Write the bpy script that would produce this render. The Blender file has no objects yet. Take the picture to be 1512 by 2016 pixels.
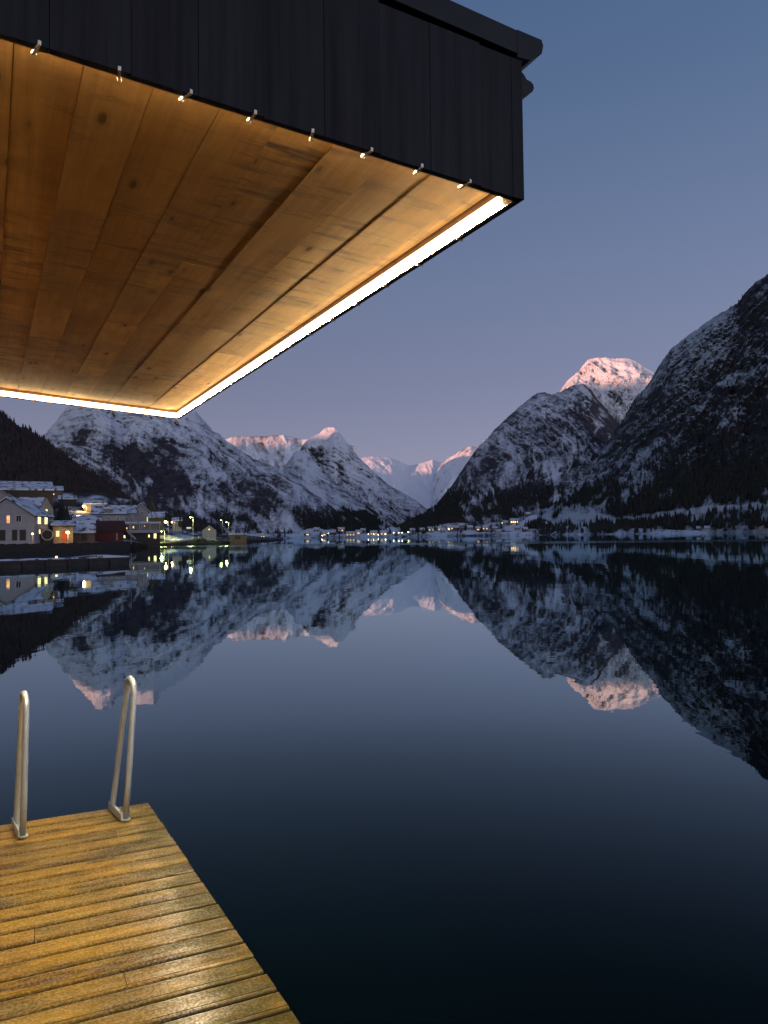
import bpy, math, random
import numpy as np
from mathutils import Vector, Matrix
R_ = math.radians
random.seed(7)
scn = bpy.context.scene
col = scn.collection

# ------------------------------------------------------------------ camera
CAMZ = 2.2
F_PX, CX, CY = 1514.0, 756.0, 1008.0
th = math.atan(47 / F_PX); ph = R_(0.745)
Fv = np.array([0, math.cos(th), math.sin(th)])
R0 = np.array([1.0, 0, 0]); U0 = np.array([0, -math.sin(th), math.cos(th)])
Rv = math.cos(ph) * R0 - math.sin(ph) * U0
Uv = math.sin(ph) * R0 + math.cos(ph) * U0
CAM = np.array([0, 0, CAMZ])
cam_d = bpy.data.cameras.new('camera'); cam = bpy.data.objects.new('camera', cam_d); col.objects.link(cam)
cam_d.sensor_fit = 'VERTICAL'; cam_d.sensor_height = 24.0; cam_d.lens = F_PX / 2016 * 24.0
cam_d.clip_start = 0.05; cam_d.clip_end = 60000
m = Matrix(((Rv[0], Uv[0], -Fv[0], 0), (Rv[1], Uv[1], -Fv[1], 0), (Rv[2], Uv[2], -Fv[2], CAMZ), (0, 0, 0, 1)))
cam.matrix_world = m
scn.camera = cam

def ray(x, y):
    x = np.asarray(x, float); y = np.asarray(y, float)
    return Fv + ((x - CX) / F_PX)[..., None] * Rv - ((y - CY) / F_PX)[..., None] * Uv
def px(x, y, D):
    """point seen at photo pixel (x, y) at horizontal distance D metres"""
    d = ray(x, y); return CAM + d * (D / math.hypot(d[0], d[1]))
def proj(P):
    d = P - CAM; z = d @ Fv
    z = np.where(np.abs(z) < 1e-6, 1e-6, z)
    return CX + F_PX * (d @ Rv) / z, CY - F_PX * (d @ Uv) / z

# ------------------------------------------------------------------ world + sun
def lin(r, g, b):
    f = lambda c: (c / 255) / 12.92 if c / 255 <= .04045 else ((c / 255 + .055) / 1.055) ** 2.4
    return (f(r), f(g), f(b), 1)
SUN_EL, SUN_AZ = 1.0, 50.0         # sun low behind the camera, to the left
w = bpy.data.worlds.new('World'); scn.world = w; w.use_nodes = True
nt = w.node_tree; nt.nodes.clear()
N = nt.nodes.new; Lk = nt.links.new
out = N('ShaderNodeOutputWorld'); bg = N('ShaderNodeBackground'); tc = N('ShaderNodeTexCoord'); sx = N('ShaderNodeSeparateXYZ')
Lk(tc.outputs['Generated'], sx.inputs[0])
rp = N('ShaderNodeValToRGB'); cr = rp.color_ramp
stops = [(0.0, (152, 151, 172)), (0.10, (145, 147, 172)), (0.155, (134, 139, 167)), (0.20, (125, 133, 163)), (0.34, (108, 123, 156)), (0.50, (86, 109, 144)), (0.75, (64, 88, 134)), (1.0, (54, 76, 118))]
cr.elements[0].position = stops[0][0]; cr.elements[0].color = lin(*stops[0][1])
cr.elements[1].position = stops[-1][0]; cr.elements[1].color = lin(*stops[-1][1])
for p, c in stops[1:-1]:
    e = cr.elements.new(p); e.color = lin(*c)
Lk(sx.outputs['Z'], rp.inputs[0])
# brighter, warmer dusk glow on the side behind the camera where the sun went down
back = N('ShaderNodeMapRange'); back.inputs['From Min'].default_value = 0.15; back.inputs['From Max'].default_value = -0.9
Lk(sx.outputs['Y'], back.inputs['Value'])
low = N('ShaderNodeMapRange'); low.inputs['From Min'].default_value = 0.75; low.inputs['From Max'].default_value = 0.1
Lk(sx.outputs['Z'], low.inputs['Value'])
mu = N('ShaderNodeMath'); mu.operation = 'MULTIPLY'; Lk(back.outputs[0], mu.inputs[0]); Lk(low.outputs[0], mu.inputs[1])
mx = N('ShaderNodeMix'); mx.data_type = 'RGBA'; Lk(mu.outputs[0], mx.inputs['Factor']); Lk(rp.outputs[0], mx.inputs['A'])
mx.inputs['B'].default_value = (1.30, 1.20, 1.30, 1)
# the left of the sky a shade darker than the right
sd = N('ShaderNodeMapRange'); sd.inputs['From Min'].default_value = -0.6; sd.inputs['From Max'].default_value = 0.45
sd.inputs['To Min'].default_value = 0.78; sd.inputs['To Max'].default_value = 1.06
Lk(sx.outputs['X'], sd.inputs['Value']); Lk(sd.outputs[0], bg.inputs['Strength'])
Lk(mx.outputs['Result'], bg.inputs['Color']); Lk(bg.outputs[0], out.inputs[0])

sun_d = bpy.data.lights.new('sun', 'SUN'); sun = bpy.data.objects.new('sun', sun_d); col.objects.link(sun)
sun_d.energy = 5.4; sun_d.angle = R_(0.55); sun_d.color = (1.0, 0.45, 0.31)
sdir = Vector((math.sin(R_(SUN_AZ)) * math.cos(R_(SUN_EL)), math.cos(R_(SUN_AZ)) * math.cos(R_(SUN_EL)), -math.sin(R_(SUN_EL))))
sun.rotation_euler = (-sdir).to_track_quat('Z', 'Y').to_euler()
scn.view_settings.view_transform = 'Standard'; scn.view_settings.look = 'None'
scn.view_settings.exposure = 0.0; scn.view_settings.gamma = 1.0
scn.cycles.max_bounces = 6; scn.cycles.glossy_bounces = 3; scn.cycles.diffuse_bounces = 3
scn.cycles.sample_clamp_indirect = 6.0
scn.cycles.caustics_reflective = False

# ------------------------------------------------------------------ helpers
def tag(o, label=None, cat=None, group=None, kind=None):
    if label: o['label'] = label
    if cat: o['category'] = cat
    if group: o['group'] = group
    if kind: o['kind'] = kind
    return o
def empty(name, loc=(0, 0, 0), rz=0.0):
    o = bpy.data.objects.new(name, None); col.objects.link(o); o.location = loc; o.rotation_euler = (0, 0, rz); o.empty_display_size = .2
    return o
class MB:
    def __init__(s): s.v = []; s.f = []; s.a = []
    def add(s, vs, fs, a=0.0):
        b = len(s.v); s.v += [tuple(map(float, p)) for p in vs]; s.f += [tuple(b + i for i in f) for f in fs]; s.a += [a] * len(vs)
    def box(s, x0, y0, z0, x1, y1, z1, a=0.0):
        vs = [(x0, y0, z0), (x1, y0, z0), (x1, y1, z0), (x0, y1, z0), (x0, y0, z1), (x1, y0, z1), (x1, y1, z1), (x0, y1, z1)]
        s.add(vs, [(0, 3, 2, 1), (4, 5, 6, 7), (0, 1, 5, 4), (1, 2, 6, 5), (2, 3, 7, 6), (3, 0, 4, 7)], a)
    def hexa(s, vs, a=0.0):
        s.add(vs, [(0, 3, 2, 1), (4, 5, 6, 7), (0, 1, 5, 4), (1, 2, 6, 5), (2, 3, 7, 6), (3, 0, 4, 7)], a)
    def tube(s, pts, r, n=12, a=0.0, cap=True):
        P = [Vector(p) for p in pts]; rs = r if isinstance(r, (list, tuple)) else [r] * len(P)
        rings = []; up = Vector((0.13, 0.31, 0.94)).normalized(); prev = None
        for i, p in enumerate(P):
            t = ((P[min(i + 1, len(P) - 1)] - P[max(i - 1, 0)])).normalized()
            if prev is None:
                x = t.cross(up)
                if x.length < 1e-3: x = t.cross(Vector((1, 0, 0)))
                x.normalize()
            else:
                x = (prev - t * prev.dot(t)).normalized()
            prev = x; y = t.cross(x)
            rings.append([p + x * math.cos(2 * math.pi * k / n) * rs[i] + y * math.sin(2 * math.pi * k / n) * rs[i] for k in range(n)])
        vs = [q for r_ in rings for q in r_]; fs = []
        for i in range(len(P) - 1):
            for k in range(n):
                fs.append((i * n + k, i * n + (k + 1) % n, (i + 1) * n + (k + 1) % n, (i + 1) * n + k))
        if cap: fs.append(tuple(range(n))[::-1]); fs.append(tuple((len(P) - 1) * n + k for k in range(n)))
        s.add(vs, fs, a)
    def prism(s, poly, y0, y1, a=0.0):   # poly in (x,z), extruded along y
        n = len(poly); vs = [(p[0], y0, p[1]) for p in poly] + [(p[0], y1, p[1]) for p in poly]
        fs = [tuple(range(n)), tuple(range(2 * n - 1, n - 1, -1))] + [(i, i + n, (i + 1) % n + n, (i + 1) % n) for i in range(n)]
        s.add(vs, fs, a)
    def build(s, name, mat, parent=None, smooth=False, bevel=0.0):
        me = bpy.data.meshes.new(name); me.from_pydata(s.v, [], s.f)
        at = me.attributes.new('rnd', 'FLOAT', 'POINT'); at.data.foreach_set('value', np.array(s.a, np.float32))
        me.materials.append(mat)
        if smooth: me.polygons.foreach_set('use_smooth', [True] * len(me.polygons))
        me.update()
        o = bpy.data.objects.new(name, me); col.objects.link(o)
        if parent: o.parent = parent
        if bevel:
            b = o.modifiers.new('bevel', 'BEVEL'); b.width = bevel; b.segments = 2; b.limit_method = 'ANGLE'
        return o
def np_mesh(name, V, Fq, mat, attrs=None, smooth=True, nv=4):
    me = bpy.data.meshes.new(name)
    me.vertices.add(len(V)); me.vertices.foreach_set('co', np.ascontiguousarray(V, np.float32).ravel())
    nf = len(Fq); me.loops.add(nf * nv); me.loops.foreach_set('vertex_index', np.ascontiguousarray(Fq, np.int32).ravel())
    me.polygons.add(nf); me.polygons.foreach_set('loop_start', np.arange(0, nf * nv, nv, dtype=np.int32))
    me.polygons.foreach_set('use_smooth', np.full(nf, smooth))
    me.update(calc_edges=True); me.validate()
    for k, a in (attrs or {}).items():
        at = me.attributes.new(k, 'FLOAT', 'POINT'); at.data.foreach_set('value', np.ascontiguousarray(a, np.float32).ravel())
    me.materials.append(mat)
    o = bpy.data.objects.new(name, me); col.objects.link(o)
    return o

# numpy noise
_rs = np.random.RandomState(11); _perm = _rs.permutation(4096); _val = _rs.rand(4096) * 2 - 1
def vn(x, y, seed=0):
    xi = np.floor(x).astype(np.int64); yi = np.floor(y).astype(np.int64); fx = x - xi; fy = y - yi
    fx = fx * fx * fx * (fx * (fx * 6 - 15) + 10); fy = fy * fy * fy * (fy * (fy * 6 - 15) + 10)
    h = lambda a, b: _val[_perm[(_perm[(a + seed * 131) & 4095] + b * 7 + seed * 17) & 4095]]
    return (h(xi, yi) * (1 - fx) + h(xi + 1, yi) * fx) * (1 - fy) + (h(xi, yi + 1) * (1 - fx) + h(xi + 1, yi + 1) * fx) * fy
def fbm(x, y, o=5, seed=0, g=.5, lac=2.03):
    s = 0; a = 1; t = 0
    for i in range(o):
        s = s + a * vn(x, y, seed + i); t += a; a *= g; x = x * lac + 13.7; y = y * lac + 7.3
    return s / t
def ridged(x, y, o=5, seed=0, g=.55):
    s = 0; a = 1; t = 0
    for i in range(o):
        s = s + a * (1 - 2 * np.abs(vn(x, y, seed + i))); t += a; a *= g; x = x * 2.07 + 3.7; y = y * 2.07 + 9.3
    return s / t
def sstep(a, b, x):
    t = np.clip((x - a) / (b - a), 0, 1); return t * t * (3 - 2 * t)

# node material helper
class NM:
    def __init__(s, name):
        s.m = bpy.data.materials.new(name); s.m.use_nodes = True; s.t = s.m.node_tree
        s.b = s.t.nodes['Principled BSDF']; s.out = s.t.nodes['Material Output']
    def n(s, t, **kw):
        nd = s.t.nodes.new('ShaderNode' + {'Geometry': 'NewGeometry'}.get(t, t))
        for k, v in kw.items():
            if hasattr(nd, k) and k not in nd.inputs: setattr(nd, k, v)
            else: nd.inputs[k.replace('_', ' ')].default_value = v
        return nd
    def l(s, a, b): s.t.links.new(a, b)
    def attr(s, name): nd = s.n('Attribute'); nd.attribute_name = name; return nd.outputs['Fac']
    def math(s, op, a, b=None, c=None, clamp=False):
        nd = s.n('Math'); nd.operation = op; nd.use_clamp = clamp
        for i, v in enumerate((a, b, c)):
            if v is None: continue
            if hasattr(v, 'is_output'): s.l(v, nd.inputs[i])
            else: nd.inputs[i].default_value = v
        return nd.outputs[0]
    def mapr(s, v, a, b, c=0.0, d=1.0, smooth=False):
        nd = s.n('MapRange'); s.l(v, nd.inputs['Value'])
        if smooth: nd.interpolation_type = 'SMOOTHSTEP'
        for k, x in (('From Min', a), ('From Max', b), ('To Min', c), ('To Max', d)): nd.inputs[k].default_value = x
        return nd.outputs[0]
    def mix(s, f, a, b, mode='MIX'):
        nd = s.n('Mix'); nd.data_type = 'RGBA'; nd.blend_type = mode
        for k, v in (('Factor', f), ('A', a), ('B', b)):
            if hasattr(v, 'is_output'): s.l(v, nd.inputs[k])
            elif k == 'Factor': nd.inputs[k].default_value = v
            else: nd.inputs[k].default_value = (*v[:3], 1)
        return nd.outputs['Result']
    def coords(s, scale=(1, 1, 1), off=None, kind='Object'):
        t = s.n('TexCoord'); mp = s.n('Mapping'); mp.inputs['Scale'].default_value = scale; s.l(t.outputs[kind], mp.inputs['Vector'])
        if off is not None:
            cb = s.n('CombineXYZ')
            s.l(s.math('MULTIPLY', off, 37.0), cb.inputs[0]); s.l(s.math('MULTIPLY', off, 91.0), cb.inputs[1]); s.l(s.math('MULTIPLY', off, 53.0), cb.inputs[2])
            s.l(cb.outputs[0], mp.inputs['Location'])
        return mp.outputs[0]
    def noise(s, vec, scale=1.0, detail=4.0, rough=.55, dist=0.0):
        nd = s.n('TexNoise'); s.l(vec, nd.inputs['Vector']); nd.inputs['Scale'].default_value = scale
        nd.inputs['Detail'].default_value = detail; nd.inputs['Roughness'].default_value = rough; nd.inputs['Distortion'].default_value = dist
        return nd.outputs['Fac']
    def bump(s, h, strength=.5, dist=.01, prev=None):
        nd = s.n('Bump'); s.l(h, nd.inputs['Height']); nd.inputs['Strength'].default_value = strength; nd.inputs['Distance'].default_value = dist
        if prev is not None: s.l(prev, nd.inputs['Normal'])
        return nd.outputs[0]
    def set(s, **kw):
        for k, v in kw.items():
            k = k.replace('_', ' ')
            if hasattr(v, 'is_output'): s.l(v, s.b.inputs[k])
            else: s.b.inputs[k].default_value = v
        return s
def simple(name, c, rough=.8, var=.25, scale=3.0, metal=0.0, bump=0.0, emit=None, estr=0.0):
    k = NM(name); co = k.coords(); n = k.noise(co, scale, 5)
    a = tuple(x * (1 - var) for x in c); b = tuple(min(1, x * (1 + var)) for x in c)
    k.set(Base_Color=k.mix(k.mapr(n, .3, .7), a, b), Roughness=rough, Metallic=metal)
    if bump: k.set(Normal=k.bump(n, .6, bump))
    if emit: k.set(Emission_Color=(*emit, 1), Emission_Strength=estr)
    return k.m

# ------------------------------------------------------------------ terrain material
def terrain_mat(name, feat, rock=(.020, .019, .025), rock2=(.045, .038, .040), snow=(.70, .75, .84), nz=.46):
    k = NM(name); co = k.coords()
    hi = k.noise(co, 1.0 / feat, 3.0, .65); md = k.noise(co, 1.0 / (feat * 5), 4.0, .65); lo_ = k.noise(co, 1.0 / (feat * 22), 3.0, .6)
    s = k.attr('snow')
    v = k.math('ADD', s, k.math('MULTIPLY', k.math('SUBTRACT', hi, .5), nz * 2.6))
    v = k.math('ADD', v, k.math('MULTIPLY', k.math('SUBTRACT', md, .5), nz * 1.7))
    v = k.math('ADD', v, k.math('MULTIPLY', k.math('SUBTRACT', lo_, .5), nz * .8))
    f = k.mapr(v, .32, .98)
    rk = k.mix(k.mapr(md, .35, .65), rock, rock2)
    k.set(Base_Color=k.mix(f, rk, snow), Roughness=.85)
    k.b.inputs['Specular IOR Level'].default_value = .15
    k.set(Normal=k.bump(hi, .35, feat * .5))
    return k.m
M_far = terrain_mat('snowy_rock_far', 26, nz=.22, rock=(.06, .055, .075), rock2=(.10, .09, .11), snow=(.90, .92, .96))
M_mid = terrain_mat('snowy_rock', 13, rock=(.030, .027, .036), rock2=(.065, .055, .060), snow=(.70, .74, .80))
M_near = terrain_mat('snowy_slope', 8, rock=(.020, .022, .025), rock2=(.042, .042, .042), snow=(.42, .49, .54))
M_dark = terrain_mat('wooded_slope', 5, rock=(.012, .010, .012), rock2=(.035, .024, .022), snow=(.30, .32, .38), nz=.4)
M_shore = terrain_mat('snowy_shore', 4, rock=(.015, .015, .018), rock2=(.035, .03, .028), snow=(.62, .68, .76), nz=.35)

SHEETS = {}
def sheet(name, sil, Dr, Db, label, mat, x0, x1, dx=1.5, rows=260, p=1.25, amp=.08, gull=260., ang=0.0, strlen=5.0,
          A=.5, alt=0.0, patches=(), seed=1, jag=.6, jagw=3.0, snow_fn=None, z0=-6., lines=(), gw=.24):
    X = np.arange(x0, x1 + dx, dx)
    sx_, sy_ = np.array(sil, float).T
    Y = np.interp(X, sx_, sy_)
    Ys = Y.copy(); Y = Y + jag * fbm(X / jagw, X * 0 + seed * 3.3, 3, seed + 50) * 1.6 + jag * 1.2 * fbm(X / (jagw * 5), X * 0 + seed, 2, seed + 60)
    d = ray(X, Y); hz = np.hypot(d[:, 0], d[:, 1]); ux = d[:, 0] / hz; uy = d[:, 1] / hz; tan = d[:, 2] / hz
    f_ = lambda q: np.interp(X, *np.array(q, float).T) if not np.isscalar(q) else np.full_like(X, q)
    dr = f_(Dr); db = f_(Db); zr = CAMZ + tan * dr
    ds = ray(X, Ys); zs = CAMZ + ds[:, 2] / np.hypot(ds[:, 0], ds[:, 1]) * dr
    T = np.linspace(0, 1, rows); K = np.array([.02, .06, .14, .3, .6, 1.0])
    az = np.arctan2(ux, uy); meanD = float(np.mean(dr)); sU = az * meanD
    Tg, Xg = np.meshgrid(T, X, indexing='ij'); Ug = np.broadcast_to(sU, Tg.shape)
    dist = db + (dr - db) * Tg
    pz = p
    z = z0 + (zs - z0) * Tg ** pz + (zr - zs) * sstep(.95, 1.0, Tg)
    H = float(np.mean(zr))
    c, s = math.cos(ang), math.sin(ang)
    # along-slope coordinates, gullies/strata run at angle `ang` in the (across, up) plane
    wv = fbm(Ug / (gull * 3), z / (gull * 3), 3, seed + 9) * gull * 1.2
    a1 = (Ug * c + z * s) ; b1 = (-Ug * s + z * c) + wv * .6
    g1 = ridged(a1 / (gull * strlen), b1 / gull, 5, seed)
    g2 = ridged((Ug + wv) / gull, z / (gull * 3.0) , 5, seed + 20)
    big = fbm(Ug / (gull * 4), z / (gull * 4), 4, seed + 30)
    fine = fbm(Ug / (gull * .22), z / (gull * .22), 4, seed + 40)
    stre = fbm(a1 / (gull * 1.3), b1 / (gull * .11), 3, seed + 45) + .6 * fbm((Ug + wv * .5) / (gull * .12), z / (gull * 1.1), 3, seed + 46)
    win = np.clip(Tg * 3, 0, 1) * (1 - .9 * sstep(.9, 1.0, Tg))
    disp = (g1 * .45 + g2 * .45 + big * .9 + fine * .22) * win
    dist2 = dist - disp * amp * H * 1.6
    z2 = z + disp * amp * H * .55 * np.clip(1 - Tg ** 3, 0, 1)
    PX = dist2 * ux; PY = dist2 * uy
    P = np.stack([PX, PY, z2], -1)
    du = np.gradient(P, axis=1); dv = np.gradient(P, axis=0)
    nrm = np.cross(du, dv); nrm /= np.linalg.norm(nrm, axis=-1, keepdims=True) + 1e-9
    nz = np.abs(nrm[..., 2]); nzm = np.mean(nz)
    al = np.clip(z2 / max(H, 1), 0, 1.5)
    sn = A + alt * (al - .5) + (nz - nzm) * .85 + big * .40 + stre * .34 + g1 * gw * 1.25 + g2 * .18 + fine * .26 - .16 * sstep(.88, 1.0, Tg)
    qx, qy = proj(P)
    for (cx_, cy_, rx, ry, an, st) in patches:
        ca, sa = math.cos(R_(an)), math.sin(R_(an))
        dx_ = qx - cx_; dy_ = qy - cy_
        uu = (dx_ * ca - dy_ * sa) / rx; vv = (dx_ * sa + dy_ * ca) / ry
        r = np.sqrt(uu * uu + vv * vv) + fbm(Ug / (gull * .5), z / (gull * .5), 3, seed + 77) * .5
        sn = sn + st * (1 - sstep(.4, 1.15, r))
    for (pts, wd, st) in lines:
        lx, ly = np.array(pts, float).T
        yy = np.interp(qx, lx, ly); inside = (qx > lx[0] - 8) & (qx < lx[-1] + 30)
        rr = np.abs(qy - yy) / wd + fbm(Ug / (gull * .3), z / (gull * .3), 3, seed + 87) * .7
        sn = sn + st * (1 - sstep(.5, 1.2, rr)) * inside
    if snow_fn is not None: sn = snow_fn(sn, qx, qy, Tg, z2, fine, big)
    # back side
    kb = K[:, None]
    bd = dr * (1 + kb * .12); bz = zr * (1 - kb * .75) + 0 * bd
    PB = np.stack([bd * ux, bd * uy, bz], -1)
    Pall = np.concatenate([P, PB], 0); snall = np.concatenate([sn, np.repeat(sn[-1:], len(K), 0)], 0)
    nr, nc = Pall.shape[:2]
    idx = np.arange(nr * nc).reshape(nr, nc)
    Fq = np.stack([idx[:-1, :-1], idx[:-1, 1:], idx[1:, 1:], idx[1:, :-1]], -1).reshape(-1, 4)
    o = np_mesh(name, Pall.reshape(-1, 3), Fq, mat, {'snow': snall.ravel()})
    tag(o, label, None, None, 'structure')
    o['category'] = 'mountain' if 'mountain' in name else 'terrain'
    SHEETS[label] = dict(P=P, sn=sn, qx=qx, qy=qy, T=Tg, X=X, dr=dr, db=db, zr=zr)
    return SHEETS[label]

# ------------------------------------------------------------------ mountains, far to near
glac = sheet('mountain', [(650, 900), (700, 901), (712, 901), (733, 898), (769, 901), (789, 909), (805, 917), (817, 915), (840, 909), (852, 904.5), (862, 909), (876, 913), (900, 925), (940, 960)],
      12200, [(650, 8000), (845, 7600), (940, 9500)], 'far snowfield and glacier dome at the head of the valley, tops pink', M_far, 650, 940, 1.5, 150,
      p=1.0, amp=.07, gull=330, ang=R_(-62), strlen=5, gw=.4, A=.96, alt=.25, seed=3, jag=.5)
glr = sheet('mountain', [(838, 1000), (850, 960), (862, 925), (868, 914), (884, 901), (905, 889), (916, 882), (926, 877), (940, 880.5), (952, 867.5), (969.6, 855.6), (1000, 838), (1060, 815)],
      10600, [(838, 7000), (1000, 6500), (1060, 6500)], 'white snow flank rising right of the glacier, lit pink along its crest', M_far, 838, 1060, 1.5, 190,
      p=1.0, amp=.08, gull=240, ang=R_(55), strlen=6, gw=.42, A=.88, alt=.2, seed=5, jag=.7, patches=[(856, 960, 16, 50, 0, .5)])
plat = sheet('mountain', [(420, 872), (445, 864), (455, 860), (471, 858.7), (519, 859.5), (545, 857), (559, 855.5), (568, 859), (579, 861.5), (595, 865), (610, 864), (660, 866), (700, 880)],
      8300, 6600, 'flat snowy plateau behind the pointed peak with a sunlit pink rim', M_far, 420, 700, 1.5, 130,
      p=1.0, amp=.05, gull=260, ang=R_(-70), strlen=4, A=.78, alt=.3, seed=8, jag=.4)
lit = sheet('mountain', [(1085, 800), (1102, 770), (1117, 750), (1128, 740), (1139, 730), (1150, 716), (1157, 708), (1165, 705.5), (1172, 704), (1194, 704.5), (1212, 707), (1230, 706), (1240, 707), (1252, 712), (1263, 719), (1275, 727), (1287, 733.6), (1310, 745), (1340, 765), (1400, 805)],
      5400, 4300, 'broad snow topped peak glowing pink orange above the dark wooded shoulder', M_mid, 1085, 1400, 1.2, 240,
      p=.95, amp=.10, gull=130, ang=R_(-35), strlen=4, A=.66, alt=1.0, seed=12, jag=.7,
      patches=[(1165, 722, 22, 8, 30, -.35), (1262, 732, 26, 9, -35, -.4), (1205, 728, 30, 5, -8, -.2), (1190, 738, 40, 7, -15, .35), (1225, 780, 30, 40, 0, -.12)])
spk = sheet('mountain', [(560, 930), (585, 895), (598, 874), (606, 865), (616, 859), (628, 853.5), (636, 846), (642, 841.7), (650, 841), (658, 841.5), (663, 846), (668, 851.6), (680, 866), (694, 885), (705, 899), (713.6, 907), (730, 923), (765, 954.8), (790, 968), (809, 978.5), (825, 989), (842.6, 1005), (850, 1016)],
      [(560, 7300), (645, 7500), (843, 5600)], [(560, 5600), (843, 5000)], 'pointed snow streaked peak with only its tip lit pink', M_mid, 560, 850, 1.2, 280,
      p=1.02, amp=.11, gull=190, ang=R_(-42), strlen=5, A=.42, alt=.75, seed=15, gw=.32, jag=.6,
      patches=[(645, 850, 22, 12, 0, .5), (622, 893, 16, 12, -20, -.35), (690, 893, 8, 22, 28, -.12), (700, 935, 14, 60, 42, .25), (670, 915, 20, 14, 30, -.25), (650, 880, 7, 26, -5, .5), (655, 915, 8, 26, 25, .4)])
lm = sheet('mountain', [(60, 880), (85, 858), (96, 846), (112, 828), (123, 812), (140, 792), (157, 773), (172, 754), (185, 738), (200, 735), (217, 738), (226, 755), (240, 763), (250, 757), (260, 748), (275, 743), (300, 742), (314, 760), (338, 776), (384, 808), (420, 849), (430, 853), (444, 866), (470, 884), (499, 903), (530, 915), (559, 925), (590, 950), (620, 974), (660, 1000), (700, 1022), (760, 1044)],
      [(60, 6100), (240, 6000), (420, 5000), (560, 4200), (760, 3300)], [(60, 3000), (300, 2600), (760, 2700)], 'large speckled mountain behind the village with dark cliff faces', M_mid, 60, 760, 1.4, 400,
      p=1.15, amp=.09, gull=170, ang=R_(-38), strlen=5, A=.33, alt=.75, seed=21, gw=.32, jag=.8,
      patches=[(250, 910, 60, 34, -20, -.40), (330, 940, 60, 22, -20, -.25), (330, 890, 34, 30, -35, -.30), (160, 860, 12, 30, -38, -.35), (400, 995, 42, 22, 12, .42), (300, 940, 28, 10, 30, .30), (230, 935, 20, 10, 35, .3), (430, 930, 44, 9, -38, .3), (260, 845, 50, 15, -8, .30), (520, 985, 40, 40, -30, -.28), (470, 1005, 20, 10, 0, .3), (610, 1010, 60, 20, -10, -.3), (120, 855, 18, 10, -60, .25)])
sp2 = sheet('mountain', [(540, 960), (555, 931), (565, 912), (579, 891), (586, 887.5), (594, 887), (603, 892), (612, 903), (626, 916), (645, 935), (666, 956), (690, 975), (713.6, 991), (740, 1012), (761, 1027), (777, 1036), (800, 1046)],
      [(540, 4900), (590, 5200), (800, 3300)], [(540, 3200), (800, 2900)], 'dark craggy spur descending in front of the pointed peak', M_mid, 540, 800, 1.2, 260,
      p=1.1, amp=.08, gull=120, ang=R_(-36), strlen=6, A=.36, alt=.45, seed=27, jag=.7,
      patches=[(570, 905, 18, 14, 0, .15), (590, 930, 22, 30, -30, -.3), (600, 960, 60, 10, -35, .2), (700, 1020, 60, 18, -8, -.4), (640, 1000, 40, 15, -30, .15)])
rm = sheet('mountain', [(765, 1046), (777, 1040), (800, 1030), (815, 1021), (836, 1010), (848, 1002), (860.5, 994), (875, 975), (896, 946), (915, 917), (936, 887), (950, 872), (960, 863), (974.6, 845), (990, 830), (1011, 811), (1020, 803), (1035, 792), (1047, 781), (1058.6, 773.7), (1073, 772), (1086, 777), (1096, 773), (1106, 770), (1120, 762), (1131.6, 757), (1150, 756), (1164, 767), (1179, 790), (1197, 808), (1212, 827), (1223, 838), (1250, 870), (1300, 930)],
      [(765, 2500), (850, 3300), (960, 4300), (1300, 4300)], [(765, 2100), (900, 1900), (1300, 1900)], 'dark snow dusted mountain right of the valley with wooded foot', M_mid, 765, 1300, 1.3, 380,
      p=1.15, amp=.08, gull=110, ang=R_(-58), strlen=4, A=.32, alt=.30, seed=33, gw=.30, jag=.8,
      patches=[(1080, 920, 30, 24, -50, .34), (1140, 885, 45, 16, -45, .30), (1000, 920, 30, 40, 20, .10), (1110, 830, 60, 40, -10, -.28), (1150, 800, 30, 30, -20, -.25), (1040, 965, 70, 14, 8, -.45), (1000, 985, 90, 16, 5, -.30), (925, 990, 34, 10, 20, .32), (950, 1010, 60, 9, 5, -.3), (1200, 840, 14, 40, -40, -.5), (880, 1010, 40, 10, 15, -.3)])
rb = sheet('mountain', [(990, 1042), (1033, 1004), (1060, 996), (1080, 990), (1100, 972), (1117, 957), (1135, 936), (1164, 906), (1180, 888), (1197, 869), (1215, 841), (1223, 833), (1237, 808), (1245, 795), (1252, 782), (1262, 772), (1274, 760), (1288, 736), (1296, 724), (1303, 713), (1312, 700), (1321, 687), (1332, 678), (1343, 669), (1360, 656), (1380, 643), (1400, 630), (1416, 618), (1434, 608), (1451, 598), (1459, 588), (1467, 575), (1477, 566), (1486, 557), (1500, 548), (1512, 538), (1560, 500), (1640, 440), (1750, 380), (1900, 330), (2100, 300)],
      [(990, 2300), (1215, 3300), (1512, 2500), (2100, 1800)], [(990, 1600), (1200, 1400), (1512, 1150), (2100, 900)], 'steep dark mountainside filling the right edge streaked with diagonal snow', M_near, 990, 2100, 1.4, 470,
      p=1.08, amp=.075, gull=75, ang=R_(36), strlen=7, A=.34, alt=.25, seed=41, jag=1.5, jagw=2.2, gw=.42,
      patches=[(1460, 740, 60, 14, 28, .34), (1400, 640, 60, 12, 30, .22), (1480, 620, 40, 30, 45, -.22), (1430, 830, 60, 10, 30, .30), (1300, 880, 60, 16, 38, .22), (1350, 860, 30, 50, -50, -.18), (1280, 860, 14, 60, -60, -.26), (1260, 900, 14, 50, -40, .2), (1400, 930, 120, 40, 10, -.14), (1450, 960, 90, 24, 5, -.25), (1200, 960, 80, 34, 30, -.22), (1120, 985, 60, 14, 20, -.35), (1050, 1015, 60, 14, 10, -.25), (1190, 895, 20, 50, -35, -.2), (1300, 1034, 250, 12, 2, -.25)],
      lines=[([(1120, 1014), (1180, 1018), (1213, 1024), (1246, 1023), (1279, 1020), (1312, 1012), (1355, 1007), (1400, 1001), (1443, 999), (1512, 995), (1600, 990), (1800, 985)], 6.5, .55)])
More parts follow.
